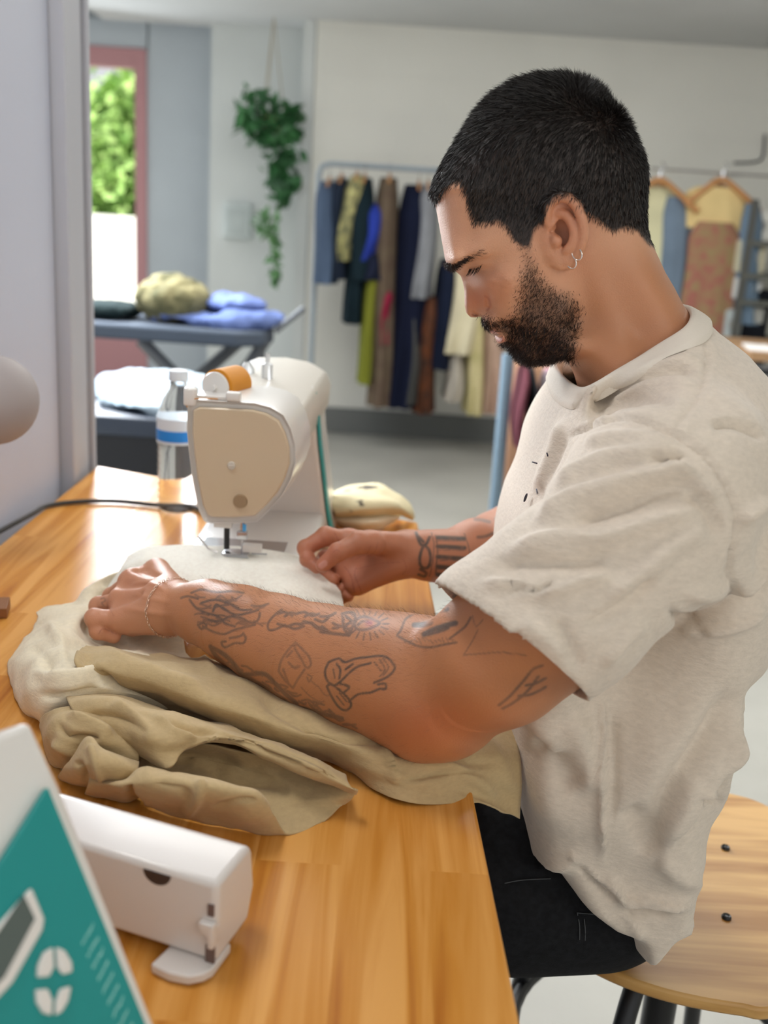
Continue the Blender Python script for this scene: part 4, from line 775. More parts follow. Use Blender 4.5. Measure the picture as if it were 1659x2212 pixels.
# arm beam between head and column
ax0 = -.232; ax1 = -.085
am = MB(); z0, z1 = .90, .985
prof_a = [(-.226,.905),(-.228,.955),(-.222,.978),(-.205,.987),(-.165,.990),(-.130,.985),(-.105,.972),(-.098,.955),(-.100,.925),(-.112,.900)]
V = [np.array([x, 1.195, z]) for x, z in prof_a]+[np.array([x+.008, 1.50, z]) for x, z in prof_a]; n = len(prof_a)
am.add(V, [(k, (k+1) % n, n+(k+1) % n, n+k) for k in range(n)]+[tuple(range(n))[::-1], tuple(n+k for k in range(n))]); am.build('arm', m_gr, sm, angle=40, bev=.004)
# column: wide foot, sloping teal-edged front
cl = [(-.226,.83),(-.240,.752),(-.068,.752),(-.078,.80),(-.094,.90),(-.102,.975),(-.222,.975)]
V = [np.array([x, 1.335, z]) for x, z in cl]; mbc = MB().prism(V, (0, .155, 0)); mbc.build('column', m_wh, sm, angle=40, bev=.006, seg=3)
te = [(-.1015,1.335,.968),(-.0935,1.335,.90),(-.0775,1.335,.80),(-.0695,1.335,.765)]
MB().prism([np.array(p)+[dx, .002, 0] for p, dx in zip(te+te[::-1], [0]*4+[.0025]*4)], (0, .035, 0)).build('front_panel', m_teal, sm, angle=30, bev=.001)
MB().box((-.155, 1.235, .778), (.150, .215, .054), bev=.008).build('bed', m_wh, sm, angle=40)
MB().box((-.165, 1.17, .8055), (.10, .05, .002)).build('needle_plate', m_steel, sm)
MB().box((-.100, 1.1265, .785), (.004, .012, .020)).build('bed_catch', m_black, sm)
# needle area
nx = PY(489, 1160, 1.125)[0]
MB().tube([(nx, 1.128, .850), (nx, 1.128, .816)], .0034, 12).build('presser_bar', m_black, sm)
x2 = nx+.018
MB().tube([(x2, 1.128, .85), (x2, 1.128, .835)], .0026).tube([(x2, 1.128, .835), (x2, 1.128, .807)], .0009).box((x2, 1.127, .834), (.012, .008, .010), bev=.001).build('needle_clamp', m_steel, sm)
MB().box((nx+.012, 1.125, .8130), (.030, .020, .0025), bev=.0008).tube([(nx-.010, 1.122, .8130), (nx-.020, 1.12, .8170), (nx-.026, 1.118, .8260), (nx-.031, 1.116, .8320)], .0012, 8).tube([(nx+.03, 1.122, .8140), (nx+.048, 1.122, .8140)], .001, 6).tube([(nx+.002,1.110,.8130),(nx+.028,1.110,.8130)],.001,6).build('presser_foot', m_steel, sm)
MB().box((nx+.030, 1.127, .8190), (.022, .012, .009), bev=.001).build('threader', m_wh, sm); MB().box((nx-.004, 1.126, .848), (.02, .012, .010), bev=.001).build('thread_guide', m_wh, sm)
MB().box((nx+.021, 1.1225, .8445), (.004, .002, .008)).build('blue_guide', hm('blue_plastic', '4aa8e8', .3), sm)
# top: thread guide bar, spool, winder
MB().box(PY(412, 856, 1.105), (.014, .016, .020), bev=.003).box(PY(505, 856, 1.10), (.016, .012, .010), bev=.002).box(PY(450, 858, 1.104), (.05, .004, .003)).build('thread_guide', m_wh, sm)
sc = PY(468, 836, 1.150); Ry = Matrix.Rotation(-pi/2+.0, 3, 'X') @ Matrix.Rotation(0, 3, 'Y')
Rs = Matrix.Rotation(radians(-22), 3, 'Z') @ Matrix.Rotation(-pi/2, 3, 'X')
MB().lathe(sc, [(.0, -.004), (.0165, -.004), (.0175, -.002), (.0165, 0), (.004, .001)], 36, M=Rs).lathe(sc, [(.003, -.008), (.003, .055)], 14, M=Rs).build('spool_cap', m_wh, sm)
MB().lathe(sc, [(.012, .0005), (.0200, .0015), (.0200, .044), (.012, .046)], 40, M=Rs).build('thread_spool', m_org, sm)
MB().tube(catmull([sc+[.012, .01, -.016], PY(470, 862, 1.102), PY(425, 861, 1.098), PY(408, 868, 1.099), PY(404, 880, 1.100)], 5), .0006, 6).build('thread', m_org, sm)
m_cl = mat('clear_plastic', (.85, .88, .9), .1, trans=.5); MB().lathe(PY(577, 800, 1.30), [(.0, .022), (.003, .022), (.003, .010), (.007, .008), (.007, -.01)], 20).build('bobbin_winder', m_cl, sm); MB().lathe(PY(535, 802, 1.34), [(.0, .012), (.004, .012), (.009, .004), (.009, -.01)], 20).build('winder_stop', m_cl, sm)
rb = [PY(626, 930, 1.16), PY(629, 948, 1.19)]
MB().box((-.1005, 1.235, .945), (.002, .020, .012), bev=.0008).build('red_logo', m_red, sm); MB().box((-.0985, 1.30, .955), (.002, .018, .010), bev=.0008).build('red_logo', m_red, sm)
# ================================================================ NEAR MACHINE (bottom left)
nm = empty('sewing_machine', (-.24, .36, tabz), 'white machine with a teal control panel, cropped at the lower left corner', 'sewing machine')
A_ = PY(92, 1690, .455); B_ = PY(312, 2222, .425); C_ = PY(-60, 1935, .400)
e1n = (B_-A_)/np.linalg.norm(B_-A_); nrm = np.cross(B_-A_, C_-A_); nrm /= np.linalg.norm(nrm); nrm = nrm if nrm@(C_O-A_) > 0 else -nrm
def onpl(px, py, off=0.0):
    d = ray(px, py); q = C_O+d*(((A_+nrm*off-C_O)@nrm)/(d@nrm)); q[2] = max(q[2], tabz+.002); return q
back = -nrm*.06
outer = [(58,1543),(100,1650),(345,2222),(400,2360),(100,2500),(-420,2500),(-260,2000),(-60,1600)]
outw = [onpl(*q, -.004) for q in [(66,1556),(132,1700),(338,2215),(410,2400),(60,2560),(-460,2500),(-240,2010),(-40,1600)]]
MB().prism(outw, back).build('housing', m_wh, nm, smooth=False, bev=.004, seg=3)
te = [onpl(*q, -.003) for q in [(93,1703),(306,2220),(360,2360),(100,2480),(-380,2440),(-200,2170),(-70,1962)]]
MB().prism(te, nrm*.0045).build('control_panel', m_teal, nm, smooth=False, bev=.0006)
bz = [(62,1918),(90,1985),(86,2010),(20,2125),(-60,2210),(-120,2160),(-80,2080)]
bzo = MB().prism([onpl(*q, .001) for q in bz], nrm*.0030).build('screen_bezel', m_wh, nm, smooth=False, bev=.0012)
MB().prism([onpl(*q, .0035) for q in [(50,1934),(74,1985),(8,2110),(-60,2180),(-100,2150)]], nrm*.0008).build('screen', hm('lcd_grey', '55605c', .15), bzo, smooth=False)
cen_b = lambda x, y: onpl(x, y, .001)
def lobes(cx, cy):
    for pts in ([(-6,-46),(-4,-2),(-14,18),(-40,20),(-38,-6),(-26,-34)], [(2,-46),(4,-2),(16,14),(36,8),(34,-14),(20,-38)]):
        MB().prism([onpl(cx+x, cy+y, .001) for x, y in pts], nrm*.0028).build('button', m_wh, nm, smooth=False, bev=.0009)
    
lobes(115, 2092)
for pts in ([(-40,-22),(-14,-24),(-4,0),(-6,34),(-24,28),(-38,6)], [(4,2),(14,-24),(36,-30),(30,2),(16,26),(2,34)]):
    MB().prism([onpl(112+x, 2160+y, .001) for x, y in pts], nrm*.0028).build('button', m_wh, nm, smooth=False, bev=.0009)
# printed rows of stitch patterns
rr = random.Random(3); pr = MB()
for row in range(9):
    for k in range(16):
        x = 176+row*11+k*2.2+rr.uniform(-1, 1); y = 2035+row*26-k*3.9*1.0+rr.uniform(-2, 2)+60*(row > 3)*0
        if x > (y-1703)*.412+93-14: continue
        pr.prism([onpl(x, y, .0013), onpl(x+2.2, y-1, .0013), onpl(x+3.6, y+6, .0013), onpl(x+1.6, y+7, .0013)], nrm*.0003)
pr.build('stitch_chart', hm('print_pale', '8fd0cb', .5), nm, smooth=False)
# body block down to the table
MB().box((-.30, .33, .838), (.16, .17, .17), bev=.01).build('body_block', m_wh, nm)
# ================================================================ ACCESSORY BOX (extension table)
m_wh2 = hm('warm_white_plastic', 'd8d2ce', .30, coat=.2)
ab = empty('extension_table', (-.13, .57, tabz), 'white plastic extension table of a sewing machine, lying in front of the cloth', 'machine attachment')
fr = PZ(478, 2050, .762); z1 = .812
p_fr = PZ(470, 1917, z1); p_br = PZ(548, 1822, z1); p_fl = PZ(186, 1832, z1); p_bl = PZ(182, 1700, z1)
ux = (p_fl-p_fr); ux[2] = 0; ux /= np.linalg.norm(ux); uy = (p_br-p_fr); uy[2] = 0; Ly = np.linalg.norm(uy); uy /= Ly
L_ = .23
pr_ = []
for t in np.linspace(0, 1, 7): a = t*pi/2; pr_.append((Ly-.010+.010*sin(a), .064-.010+.010*cos(a)))
pr_ = [(0.0, .064)]+pr_+[(Ly+.004, .03), (Ly-.004, .008), (.0, .008)]
o0 = np.array([p_fr[0], p_fr[1], tabz])
def boxp(s, d, h): return o0+ux*s+uy*d+np.array([0, 0, h])
bxm = MB(); bxm.prism([boxp(0, d, h) for d, h in pr_], ux*L_); bxm.build('shell', m_wh2, ab, angle=40, bev=.004, seg=3)
MB().prism([boxp(s, d, .001) for s, d in [(.0,.02),(.0,-.004),(.003,-.010),(.010,-.016),(.022,-.018),(.036,-.016),(.034,.0),(.034,.02)]], (0, 0, .007)).build('foot_flap', m_wh2, ab, angle=40, bev=.0015)
MB().prism([boxp(.041+.0095*cos(a), -.0006, .0600+.0085*sin(a)) for a in np.linspace(pi, 2*pi, 12)], uy*.002).build('slot', hm('slot_shade', '3a2a24', .6), ab, smooth=False)  # dark patch paints the shade inside the slot
MB().box(boxp(.005, -.002, .034), (.010, .006, .008), rz=atan2(ux[1], ux[0]), bev=.001).box(boxp(.002, .0, .028), (.004, .01, .014), rz=atan2(ux[1], ux[0]), bev=.001).build('clip', m_wh2, ab)
MB().box(boxp(.004, -.0002, .045), (.004, .0015, .008), rz=atan2(ux[1], ux[0])).build('catch_recess', hm('shadow_recess', '6a5650', .6), ab); MB().box(boxp(.004, -.0002, .014), (.006, .0015, .012), rz=atan2(ux[1], ux[0])).build('catch_recess', hm('shadow_recess2', '6a5650', .6), ab)  # dark patches paint the shade of the catch recesses
# ================================================================ STOOL
m_ply = mat('pale_plywood', hexc('d8b27a'), .38)
nt = m_ply.node_tree; b = nt.nodes['Principled BSDF']; tc = nt.nodes.new('ShaderNodeTexCoord'); mp = nt.nodes.new('ShaderNodeMapping'); mp.inputs['Scale'].default_value = (2.0, 26, 26); mp.inputs['Rotation'].default_value = (0, 0, radians(-28)); nt.links.new(tc.outputs['Object'], mp.inputs[0])
n1 = nt.nodes.new('ShaderNodeTexNoise'); n1.inputs['Scale'].default_value = 1.3; n1.inputs['Detail'].default_value = 3; n1.inputs['Distortion'].default_value = .6; nt.links.new(mp.outputs[0], n1.inputs['Vector'])
r1 = nt.nodes.new('ShaderNodeValToRGB'); r1.color_ramp.elements[0].position = .32; r1.color_ramp.elements[0].color = (*hexc('a6722f'), 1); r1.color_ramp.elements[1].position = .62; r1.color_ramp.elements[1].color = (*hexc('d3a563'), 1); nt.links.new(n1.outputs['Fac'], r1.inputs[0]); nt.links.new(r1.outputs[0], b.inputs['Base Color'])
st = empty('stool', (.36, .98, 0), 'round plywood stool with a black metal frame that he sits on', 'stool')
edge = [PZ(a, b, .50)[:2] for a, b in [(1190,2030),(1260,2068),(1340,2106),(1420,2134),(1500,2154),(1600,2171),(1680,2176)]]
out = catmull([*edge, (.50,.86), (.565,.95), (.57,1.06), (.53,1.155), (.485,1.195), (.40,1.20), (.28,1.14), (.20,1.04), (.175,.95), edge[0]], 6)[:-1]
MB().prism([np.array([x, y, .486]) for x, y in out], (0, 0, .014)).build('seat', m_ply, st, angle=40, bev=.003, seg=2)
for a, b_ in ((1567,1832),(1569,1982)):
    MB().lathe(PZ(a, b_, .5005), [(.0, .0020), (.0018, .0020), (.0022, .0010), (.0045, .0026), (.0052, .0014), (.0052, -.001)], 24).build('bolt', m_black, st)
pc = PZ(1385, 2160, .40); cx_, cy_ = .36, 1.0
MB().tube([(cx_, cy_, .486), (cx_, cy_, .05)], .019, 20).lathe((cx_, cy_, .455), [(.03, .031), (.05, .02), (.05, 0), (.022, -.02)], 24).build('post', m_black, st)
for k in range(4):
    a = radians(45+90*k+12); ca, sa = cos(a), sin(a)
    MB().tube(catmull([(cx_+.02*ca, cy_+.02*sa, .47), (cx_+.10*ca, cy_+.10*sa, .455), (cx_+.15*ca, cy_+.15*sa, .38), (cx_+.19*ca, cy_+.19*sa, .18), (cx_+.21*ca, cy_+.21*sa, .012)], 5), .011, 12).build('leg', m_black, st)
MB().tube([(cx_+.168*cos(t), cy_+.168*sin(t), .27) for t in np.linspace(0, 2*pi, 41)[:-1]], .009, 10, closed=True).build('foot_ring', m_black, st)
# ================================================================ CLOTH ON THE TABLE
def cgrid(rows, n=10):
    G = [[PZ(a, b, tabz+h) for a, b, h in r] for r in rows]; A = np.array([catmull(r, n) for r in G]); B = np.array([catmull(A[:, j], n) for j in range(A.shape[1])]); return B.transpose(1, 0, 2)
def sheet(name, rows, m, parent, n=10, amp=.0022, seed=1, th=.0016, FL=(), label=None, sc=34):
    G = cgrid(rows, n); a, b = G.shape[:2]; V = G.reshape(-1, 3); i = np.arange(a*b).reshape(a, b)
    Q = np.stack([i[:-1, :-1], i[1:, :-1], i[1:, 1:], i[:-1, 1:]], -1).reshape(-1, 4); N = vnormals(V, Q)
    if N[:, 2].mean() < 0: Q = Q[:, ::-1]; N = -N
    D = amp*noise3(V*[1, 1, .6], sc, seed, 3)+amp*1.1*(.35-np.abs(noise3(V, sc*.55, seed+9, 2)))
    V = V+N*D[:, None]
    if FL: V = folds(V, N, FL)
    o = meshobj(name, V, Q, m, parent); s = o.modifiers.new('thickness', 'SOLIDIFY'); s.thickness = th; s.offset = -1
    if label: o['label'] = label
    return o
m_beige = mat('stone_beige_cotton', hexc('c0a87e'), .92, sheen=.15, spec=.15); weave(m_beige, 170, .0007)
m_cream = mat('cream_fleece_back', hexc('fffaee'), .95, sheen=.3, spec=.1); weave(m_cream, 230, .0009)
m_pale = mat('lightened_beige_cotton', hexc('efe3c8'), .92, sheen=.2, spec=.15); weave(m_pale, 170, .0007)  # beige cotton made lighter; paints window light into the garment's left sheet
ga = empty('garment', (-.15, .95, tabz), 'crumpled beige cotton garment being sewn, spread over the table under his arms', 'clothing')
sheet('cream_panel', [
 [(278,1200,.050),(330,1180,.0575),(430,1178,.0600),(540,1184,.0600),(640,1200,.0585),(700,1234,.048),(736,1276,.038)],
 [(258,1232,.042),(330,1212,.0575),(430,1214,.0605),(540,1222,.0600),(640,1236,.0585),(705,1258,.046),(741,1298,.036)],
 [(232,1268,.026),(325,1256,.045),(430,1258,.056),(540,1262,.0585),(640,1272,.056),(702,1290,.044),(744,1322,.034)],
 [(222,1300,.018),(325,1292,.024),(430,1300,.040),(540,1305,.050),(640,1312,.048),(702,1322,.038),(745,1340,.028)],
 [(205,1330,.014),(320,1336,.010),(430,1345,.012),(540,1352,.014),(640,1360,.016),(700,1368,.016),(746,1376,.012)]], m_cream, ga, 12, .0014, 3, .0025, label='cream brushed inner side',
 FL=[([(560,1200),(580,1250),(640,1290)],20,26,.003),([(330,1190),(300,1215),(262,1240)],10,10,.003)])
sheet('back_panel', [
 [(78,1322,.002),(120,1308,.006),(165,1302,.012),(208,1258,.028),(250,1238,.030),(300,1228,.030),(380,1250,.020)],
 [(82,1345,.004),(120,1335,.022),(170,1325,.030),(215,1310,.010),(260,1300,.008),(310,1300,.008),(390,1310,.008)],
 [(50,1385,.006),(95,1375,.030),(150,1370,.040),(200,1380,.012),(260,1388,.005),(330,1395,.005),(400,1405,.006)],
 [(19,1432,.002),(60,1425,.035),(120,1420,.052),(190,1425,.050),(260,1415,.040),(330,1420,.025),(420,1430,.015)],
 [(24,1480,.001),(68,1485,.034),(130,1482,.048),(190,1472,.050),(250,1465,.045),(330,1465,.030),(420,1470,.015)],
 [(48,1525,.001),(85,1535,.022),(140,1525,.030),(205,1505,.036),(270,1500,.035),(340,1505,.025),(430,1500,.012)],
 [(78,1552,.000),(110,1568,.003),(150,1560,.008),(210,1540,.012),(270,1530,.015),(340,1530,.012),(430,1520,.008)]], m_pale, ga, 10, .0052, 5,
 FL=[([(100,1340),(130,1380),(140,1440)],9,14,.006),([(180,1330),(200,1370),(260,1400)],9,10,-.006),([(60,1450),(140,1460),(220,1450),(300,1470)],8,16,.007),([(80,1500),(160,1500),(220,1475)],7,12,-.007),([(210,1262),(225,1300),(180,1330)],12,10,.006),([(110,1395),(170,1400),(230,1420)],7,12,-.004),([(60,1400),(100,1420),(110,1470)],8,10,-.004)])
sheet('body_panel', [
 [(190,1396,.034),(330,1412,.024),(480,1425,.022),(640,1475,.028),(780,1525,.026),(900,1550,.024),(1010,1560,.024),(1085,1545,.020)],
 [(174,1400,.054),(310,1432,.056),(460,1470,.052),(620,1525,.046),(760,1572,.040),(880,1600,.026),(1010,1590,.026),(1112,1570,.016)],
 [(160,1424,.064),(300,1465,.056),(440,1512,.052),(600,1562,.044),(740,1605,.038),(862,1640,.028),(1000,1640,.024),(1127,1625,.010)],
 [(172,1450,.058),(292,1492,.034),(425,1538,.032),(575,1590,.028),(710,1625,.024),(835,1665,.022),(985,1680,.016),(1125,1680,-.008)],
 [(184,1470,.046),(290,1507,.008),(420,1555,.008),(562,1606,.008),(700,1637,.008),(850,1695,.012),(975,1706,.008),(1120,1730,-.028)],
 [(200,1484,.030),(292,1515,.001),(424,1560,.001),(565,1612,.001),(712,1642,.001),(872,1731,.003),(1045,1735,-.008),(1118,1768,-.042)]], m_beige, ga, 12, .0042, 7,
 FL=[([(180,1405),(205,1440),(260,1500)],8,12,-.008),([(215,1385),(250,1420),(330,1450),(450,1490)],12,18,.006),([(430,1400),(460,1450),(475,1480)],6,10,.004),([(560,1500),(620,1545),(700,1590)],10,16,-.005),([(820,1610),(850,1650),(858,1700)],6,9,.006),([(880,1640),(960,1650),(1040,1690),(1075,1740)],9,14,.006),([(860,1690),(940,1672),(1010,1668),(1050,1690)],4,5,-.004),([(960,1600),(1000,1640),(1080,1650)],12,14,-.004),([(1050,1590),(1080,1650),(1110,1720)],12,12,.004),([(640,1560),(690,1590),(760,1600),(820,1600)],6,8,-.004)])
sheet('lower_sleeve', [
 [(140,1500,.018),(240,1500,.028),(360,1535,.028),(470,1562,.024),(560,1592,.020),(660,1634,.016),(738,1672,.012)],
 [(146,1515,.046),(240,1508,.056),(360,1548,.056),(465,1570,.050),(550,1596,.046),(650,1636,.040),(748,1686,.030)],
 [(160,1540,.048),(246,1530,.060),(358,1575,.058),(455,1585,.052),(545,1604,.046),(650,1646,.040),(762,1704,.030)],
 [(178,1570,.042),(258,1562,.054),(352,1600,.056),(440,1596,.051),(520,1602,.046),(630,1648,.039),(771,1711,.027)],
 [(190,1600,.034),(280,1600,.044),(350,1628,.047),(424,1608,.049),(486,1599,.046),(612,1650,.037),(772,1713,.024)],
 [(195,1620,.026),(290,1625,.030),(362,1660,.040),(400,1622,.045),(478,1604,.042),(606,1652,.034),(770,1716,.020)]], m_beige, ga, 11, .0044, 9,
 FL=[([(170,1545),(230,1540),(290,1560),(330,1600)],8,12,-.006),([(240,1510),(290,1550),(340,1610)],10,14,.005),([(360,1560),(420,1580),(480,1575)],6,8,-.004),([(330,1540),(380,1580),(430,1595)],8,8,.004),([(540,1600),(620,1632),(720,1680)],4,5,.002)])
sheet('sleeve_opening', [
 [(300,1600,.030),(420,1600,.032),(560,1628,.028),(680,1668,.020),(768,1710,.024)],
 [(300,1635,.012),(430,1640,.010),(570,1675,.010),(680,1708,.012),(764,1720,.018)],
 [(300,1665,.018),(430,1680,.010),(560,1718,.006),(650,1748,.006),(740,1738,.007)],
 [(320,1700,.015),(430,1720,.008),(560,1765,.003),(617,1801,.002),(700,1770,.003)]], m_beige, ga, 12, .0050, 11, FL=[([(400,1640),(470,1655),(540,1670)],8,10,.006),([(440,1670),(520,1690),(600,1690)],8,12,-.004),([(560,1660),(620,1690),(640,1740)],14,14,.004)])
sheet('sleeve_cuff', [
 [(200,1672,.020),(262,1690,.030),(312,1664,.040),(386,1670,.042),(463,1682,.042),(540,1708,.038),(572,1730,.034)],
 [(196,1684,.030),(266,1688,.044),(312,1662,.052),(388,1668,.055),(466,1680,.055),(545,1708,.048),(578,1734,.036)],
 [(192,1695,.026),(266,1700,.044),(322,1690,.053),(396,1695,.056),(470,1706,.054),(548,1726,.045),(592,1760,.026)],
 [(186,1706,.012),(262,1715,.024),(325,1722,.036),(402,1732,.040),(474,1744,.036),(542,1764,.028),(605,1785,.012)],
 [(182,1716,.001),(255,1728,.002),(325,1746,.003),(404,1768,.003),(474,1784,.002),(542,1795,.002),(618,1802,.001)]], m_beige, ga, 11, .0040, 13,
 FL=[([(278,1690),(285,1720),(310,1745)],5,8,-.006),([(440,1680),(430,1720),(400,1765)],9,14,.006),([(455,1745),(510,1730),(560,1725)],4,5,-.0035),([(330,1690),(390,1705),(420,1740)],10,12,-.004)])
sheet('front_folds', [
 [(88,1555,.016),(112,1535,.040),(165,1522,.048),(230,1530,.046),(300,1570,.040)],
 [(92,1590,.012),(122,1578,.044),(172,1572,.050),(228,1585,.048),(300,1605,.038)],
 [(102,1622,.006),(132,1615,.034),(180,1612,.036),(225,1622,.036),(300,1640,.030)],
 [(112,1650,.000),(140,1655,.006),(182,1655,.014),(228,1660,.018),(300,1668,.018)]], m_beige, ga, 12, .0040, 15, FL=[([(120,1560),(160,1590),(220,1590)],7,10,-.008),([(110,1600),(150,1620),(200,1640)],7,7,.006),([(140,1545),(190,1560),(250,1590)],8,8,.006)])
sheet('looped_fold', [
 [(158,1625,.020),(186,1602,.040),(222,1618,.042),(300,1645,.034)],
 [(148,1636,.034),(190,1598,.056),(226,1622,.056),(300,1655,.042)],
 [(132,1660,.022),(172,1650,.048),(218,1655,.052),(300,1672,.040)],
 [(124,1680,.003),(168,1686,.026),(236,1692,.030),(300,1704,.026)],
 [(132,1688,.000),(178,1702,.003),(246,1704,.003),(300,1722,.003)]], m_beige, ga, 12, .0030, 17, FL=[([(195,1605),(210,1650),(225,1690)],7,10,.006),([(165,1640),(180,1670),(190,1690)],7,7,-.005)])
sheet('under_layer', [
 [(110,1480,.001),(300,1430,.004),(480,1450,.004),(660,1490,.004)],[(100,1560,.001),(280,1520,.006),(460,1530,.006),(650,1580,.004)],[(120,1640,.001),(280,1600,.010),(440,1590,.010),(620,1640,.004)],[(150,1690,.0005),(280,1700,.003),(420,1660,.004),(560,1680,.002)]], m_beige, ga, 8, .001, 19)
# ================================================================ SMALL THINGS ON THE TABLE
m_pet = mat('clear_bottle', (.93, .96, .98), .05, trans=.92); m_pet.node_tree.nodes['Principled BSDF'].inputs['IOR'].default_value = 1.15
bo = empty('water_bottle', (*PZ(384, 1100, tabz)[:2], tabz), 'clear ribbed plastic water bottle with a blue label behind the white sewing machine', 'bottle')
bc_ = np.array([*PZ(384, 1100, tabz)[:2], tabz]); pr_ = [(.0, .004), (.024, .001), (.030, .006)]
for k in range(9): pr_ += [(.0305, .012+k*.010), (.0285, .016+k*.010)]
pr_ += [(.031, .104), (.031, .145), (.029, .150), (.024, .168), (.014, .184), (.0125, .190), (.0125, .198)]
MB().lathe(bc_, pr_, 40).build('bottle_body', m_pet, bo, angle=60)
lbo = MB().lathe(bc_, [(.0314, .106), (.0314, .143)], 40).build('label', hm('bottle_label', 'dfeaf4', .4), bo, angle=60)
MB().lathe(bc_, [(.0318, .110), (.0318, .126)], 40).build('blue_band', hm('label_blue', '1e8ae6', .4), lbo, angle=60)
MB().lathe(bc_, [(.0, .212), (.0135, .212), (.0145, .210), (.0145, .197), (.0125, .197)], 30).build('bottle_cap', hm('cap_white', 'dde4ea', .4), bo, angle=60)
cbp = [(-.60, 1.28, .40), (-.535, 1.31, .745)]+[tuple(PZ(a, b, tabz+.0045)) for a, b in [(66,1112),(105,1092),(180,1083),(260,1083),(340,1091),(415,1094)]]+[(-.225, 1.40, .757)]
tag(MB().tube(catmull(cbp[1:], 8), .0035, 8).build('power_cable', hm('cable_grey', '3a3836', .6)), 'dark power cable crossing the table behind the white sewing machine', 'cable')
m_strip = mat('striped_cloth', hexc('d8cba8'), .9, var2=hexc('d8cba8')); nt = m_strip.node_tree; wv = nt.nodes.new('ShaderNodeTexNoise'); wv.inputs['Scale'].default_value = 26; tc = nt.nodes.new('ShaderNodeTexCoord'); nt.links.new(tc.outputs['Object'], wv.inputs['Vector'])
rp = nt.nodes.new('ShaderNodeValToRGB'); rp.color_ramp.elements[0].position = .36; rp.color_ramp.elements[0].color = (*hexc('4a4038'), 1); rp.color_ramp.elements[1].position = .42; rp.color_ramp.elements[1].color = (*hexc('dccfa8'), 1); nt.links.new(wv.outputs['Fac'], rp.inputs[0]); nt.links.new(rp.outputs[0], nt.nodes['Principled BSDF'].inputs['Base Color'])
fo = empty('folded_cloth', (*PZ(800, 1110, tabz)[:2], tabz), 'folded cream cloth with dark patches at the far end of the table', 'cloth')
sheet('top_fold', [[(708,1068,.030),(750,1052,.042),(810,1044,.044),(860,1068,.034),(888,1092,.020)],[(710,1085,.040),(755,1078,.050),(812,1070,.052),(862,1085,.040),(892,1105,.018)],[(712,1105,.030),(758,1104,.040),(815,1098,.042),(866,1100,.034),(894,1118,.008)],[(716,1122,.010),(760,1124,.014),(815,1120,.018),(860,1112,.016),(890,1122,.003)]], m_strip, fo, 8, .003, 31)
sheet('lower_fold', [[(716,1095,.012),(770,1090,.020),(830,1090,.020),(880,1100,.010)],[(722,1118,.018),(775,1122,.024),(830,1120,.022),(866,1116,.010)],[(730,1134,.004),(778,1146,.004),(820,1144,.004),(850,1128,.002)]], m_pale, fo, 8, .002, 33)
q0 = PZ(0, 1330, tabz); tag(MB().box((q0[0]-.03, q0[1]+.0, tabz+.0065), (.075, .035, .012), rz=.25).build('wooden_block', hm('brown_wood', '8a5a34', .5), None, smooth=False, bev=.001), 'small brown wooden block cut off by the left picture edge', 'wood block')
# shaded lamp on the partition
lp = PY(-22, 862, 1.20); la = empty('wall_lamp', (-.53, 1.20, lp[2]), 'grey rounded lamp shade at the left picture edge, before the pale partition', 'lamp')
Ml = Matrix.Rotation(radians(20), 3, 'Y') @ Matrix.Rotation(radians(75), 3, 'X')
MB().lathe(lp, [(.0, .030), (.020, .028), (.038, .018), (.050, .002), (.054, -.016), (.052, -.016), (.046, .002), (.0, .024)], 36, M=Ml).build('lamp_shade', hm('lamp_grey', 'a59d9c', .6), la, angle=60)
MB().tube([lp+[-.01, .01, .02], (-.50, 1.21, lp[2]+.05), (-.529, 1.21, lp[2]+.05)], .005).lathe((-.529, 1.21, lp[2]+.05), [(.022, -.0005), (.022, .006), (.0, .008)], 20, M=Matrix.Rotation(pi/2, 3, 'Y')).build('lamp_arm', hm('lamp_arm_grey', '86807f', .5), la)
tag(MB().tube([PY(686, 1200, 1.088), PY(692, 1212, 1.086), PY(684, 1218, 1.084)], .0018, 8).build('sewing_clip', m_steel), 'tiny steel clip held between thumb and finger of his far hand', 'clip')
# bracelet: closed chain lying on the wrist
wc = PY(400, 1320, .968); wax = PY(450,1330,.948)-PY(385,1312,.985); wax /= np.linalg.norm(wax); tilt = np.array([.18, 0, .10]); wax = wax+tilt; wax /= np.linalg.norm(wax)
be1 = np.cross(wax, [0, 1., 0]); be1 /= np.linalg.norm(be1); be2 = np.cross(wax, be1)
sel = AV[np.abs((AV-wc)@wax) < .004]; rel = sel-wc; aa = np.arctan2(rel@be2, rel@be1); ra = np.hypot(rel@be2, rel@be1)
pts = []
for t in np.linspace(-pi, pi, 97)[:-1]:
    w = np.exp(-(np.angle(np.exp(1j*(aa-t)))/.08)**2)*(ra < .06)+1e-9; R0 = (w*ra).sum()/w.sum(); pts.append(wc+(R0+.0012)*(cos(t)*be1+sin(t)*be2))
bm_c = MB()
for i in range(0, 96):
    a, b = pts[i], pts[(i+1) % 96]; d = b-a; L_ = np.linalg.norm(d); d /= L_; s = np.cross(d, wax) if i % 2 else wax; c = (a+b)/2
    bm_c.tube([c+(.62*L_*cos(t)*d+.0011*sin(t)*s) for t in np.linspace(0, 2*pi, 9)[:-1]], .00040, 5, closed=True)
bm_c.build('bracelet', m_gold, person, angle=None)
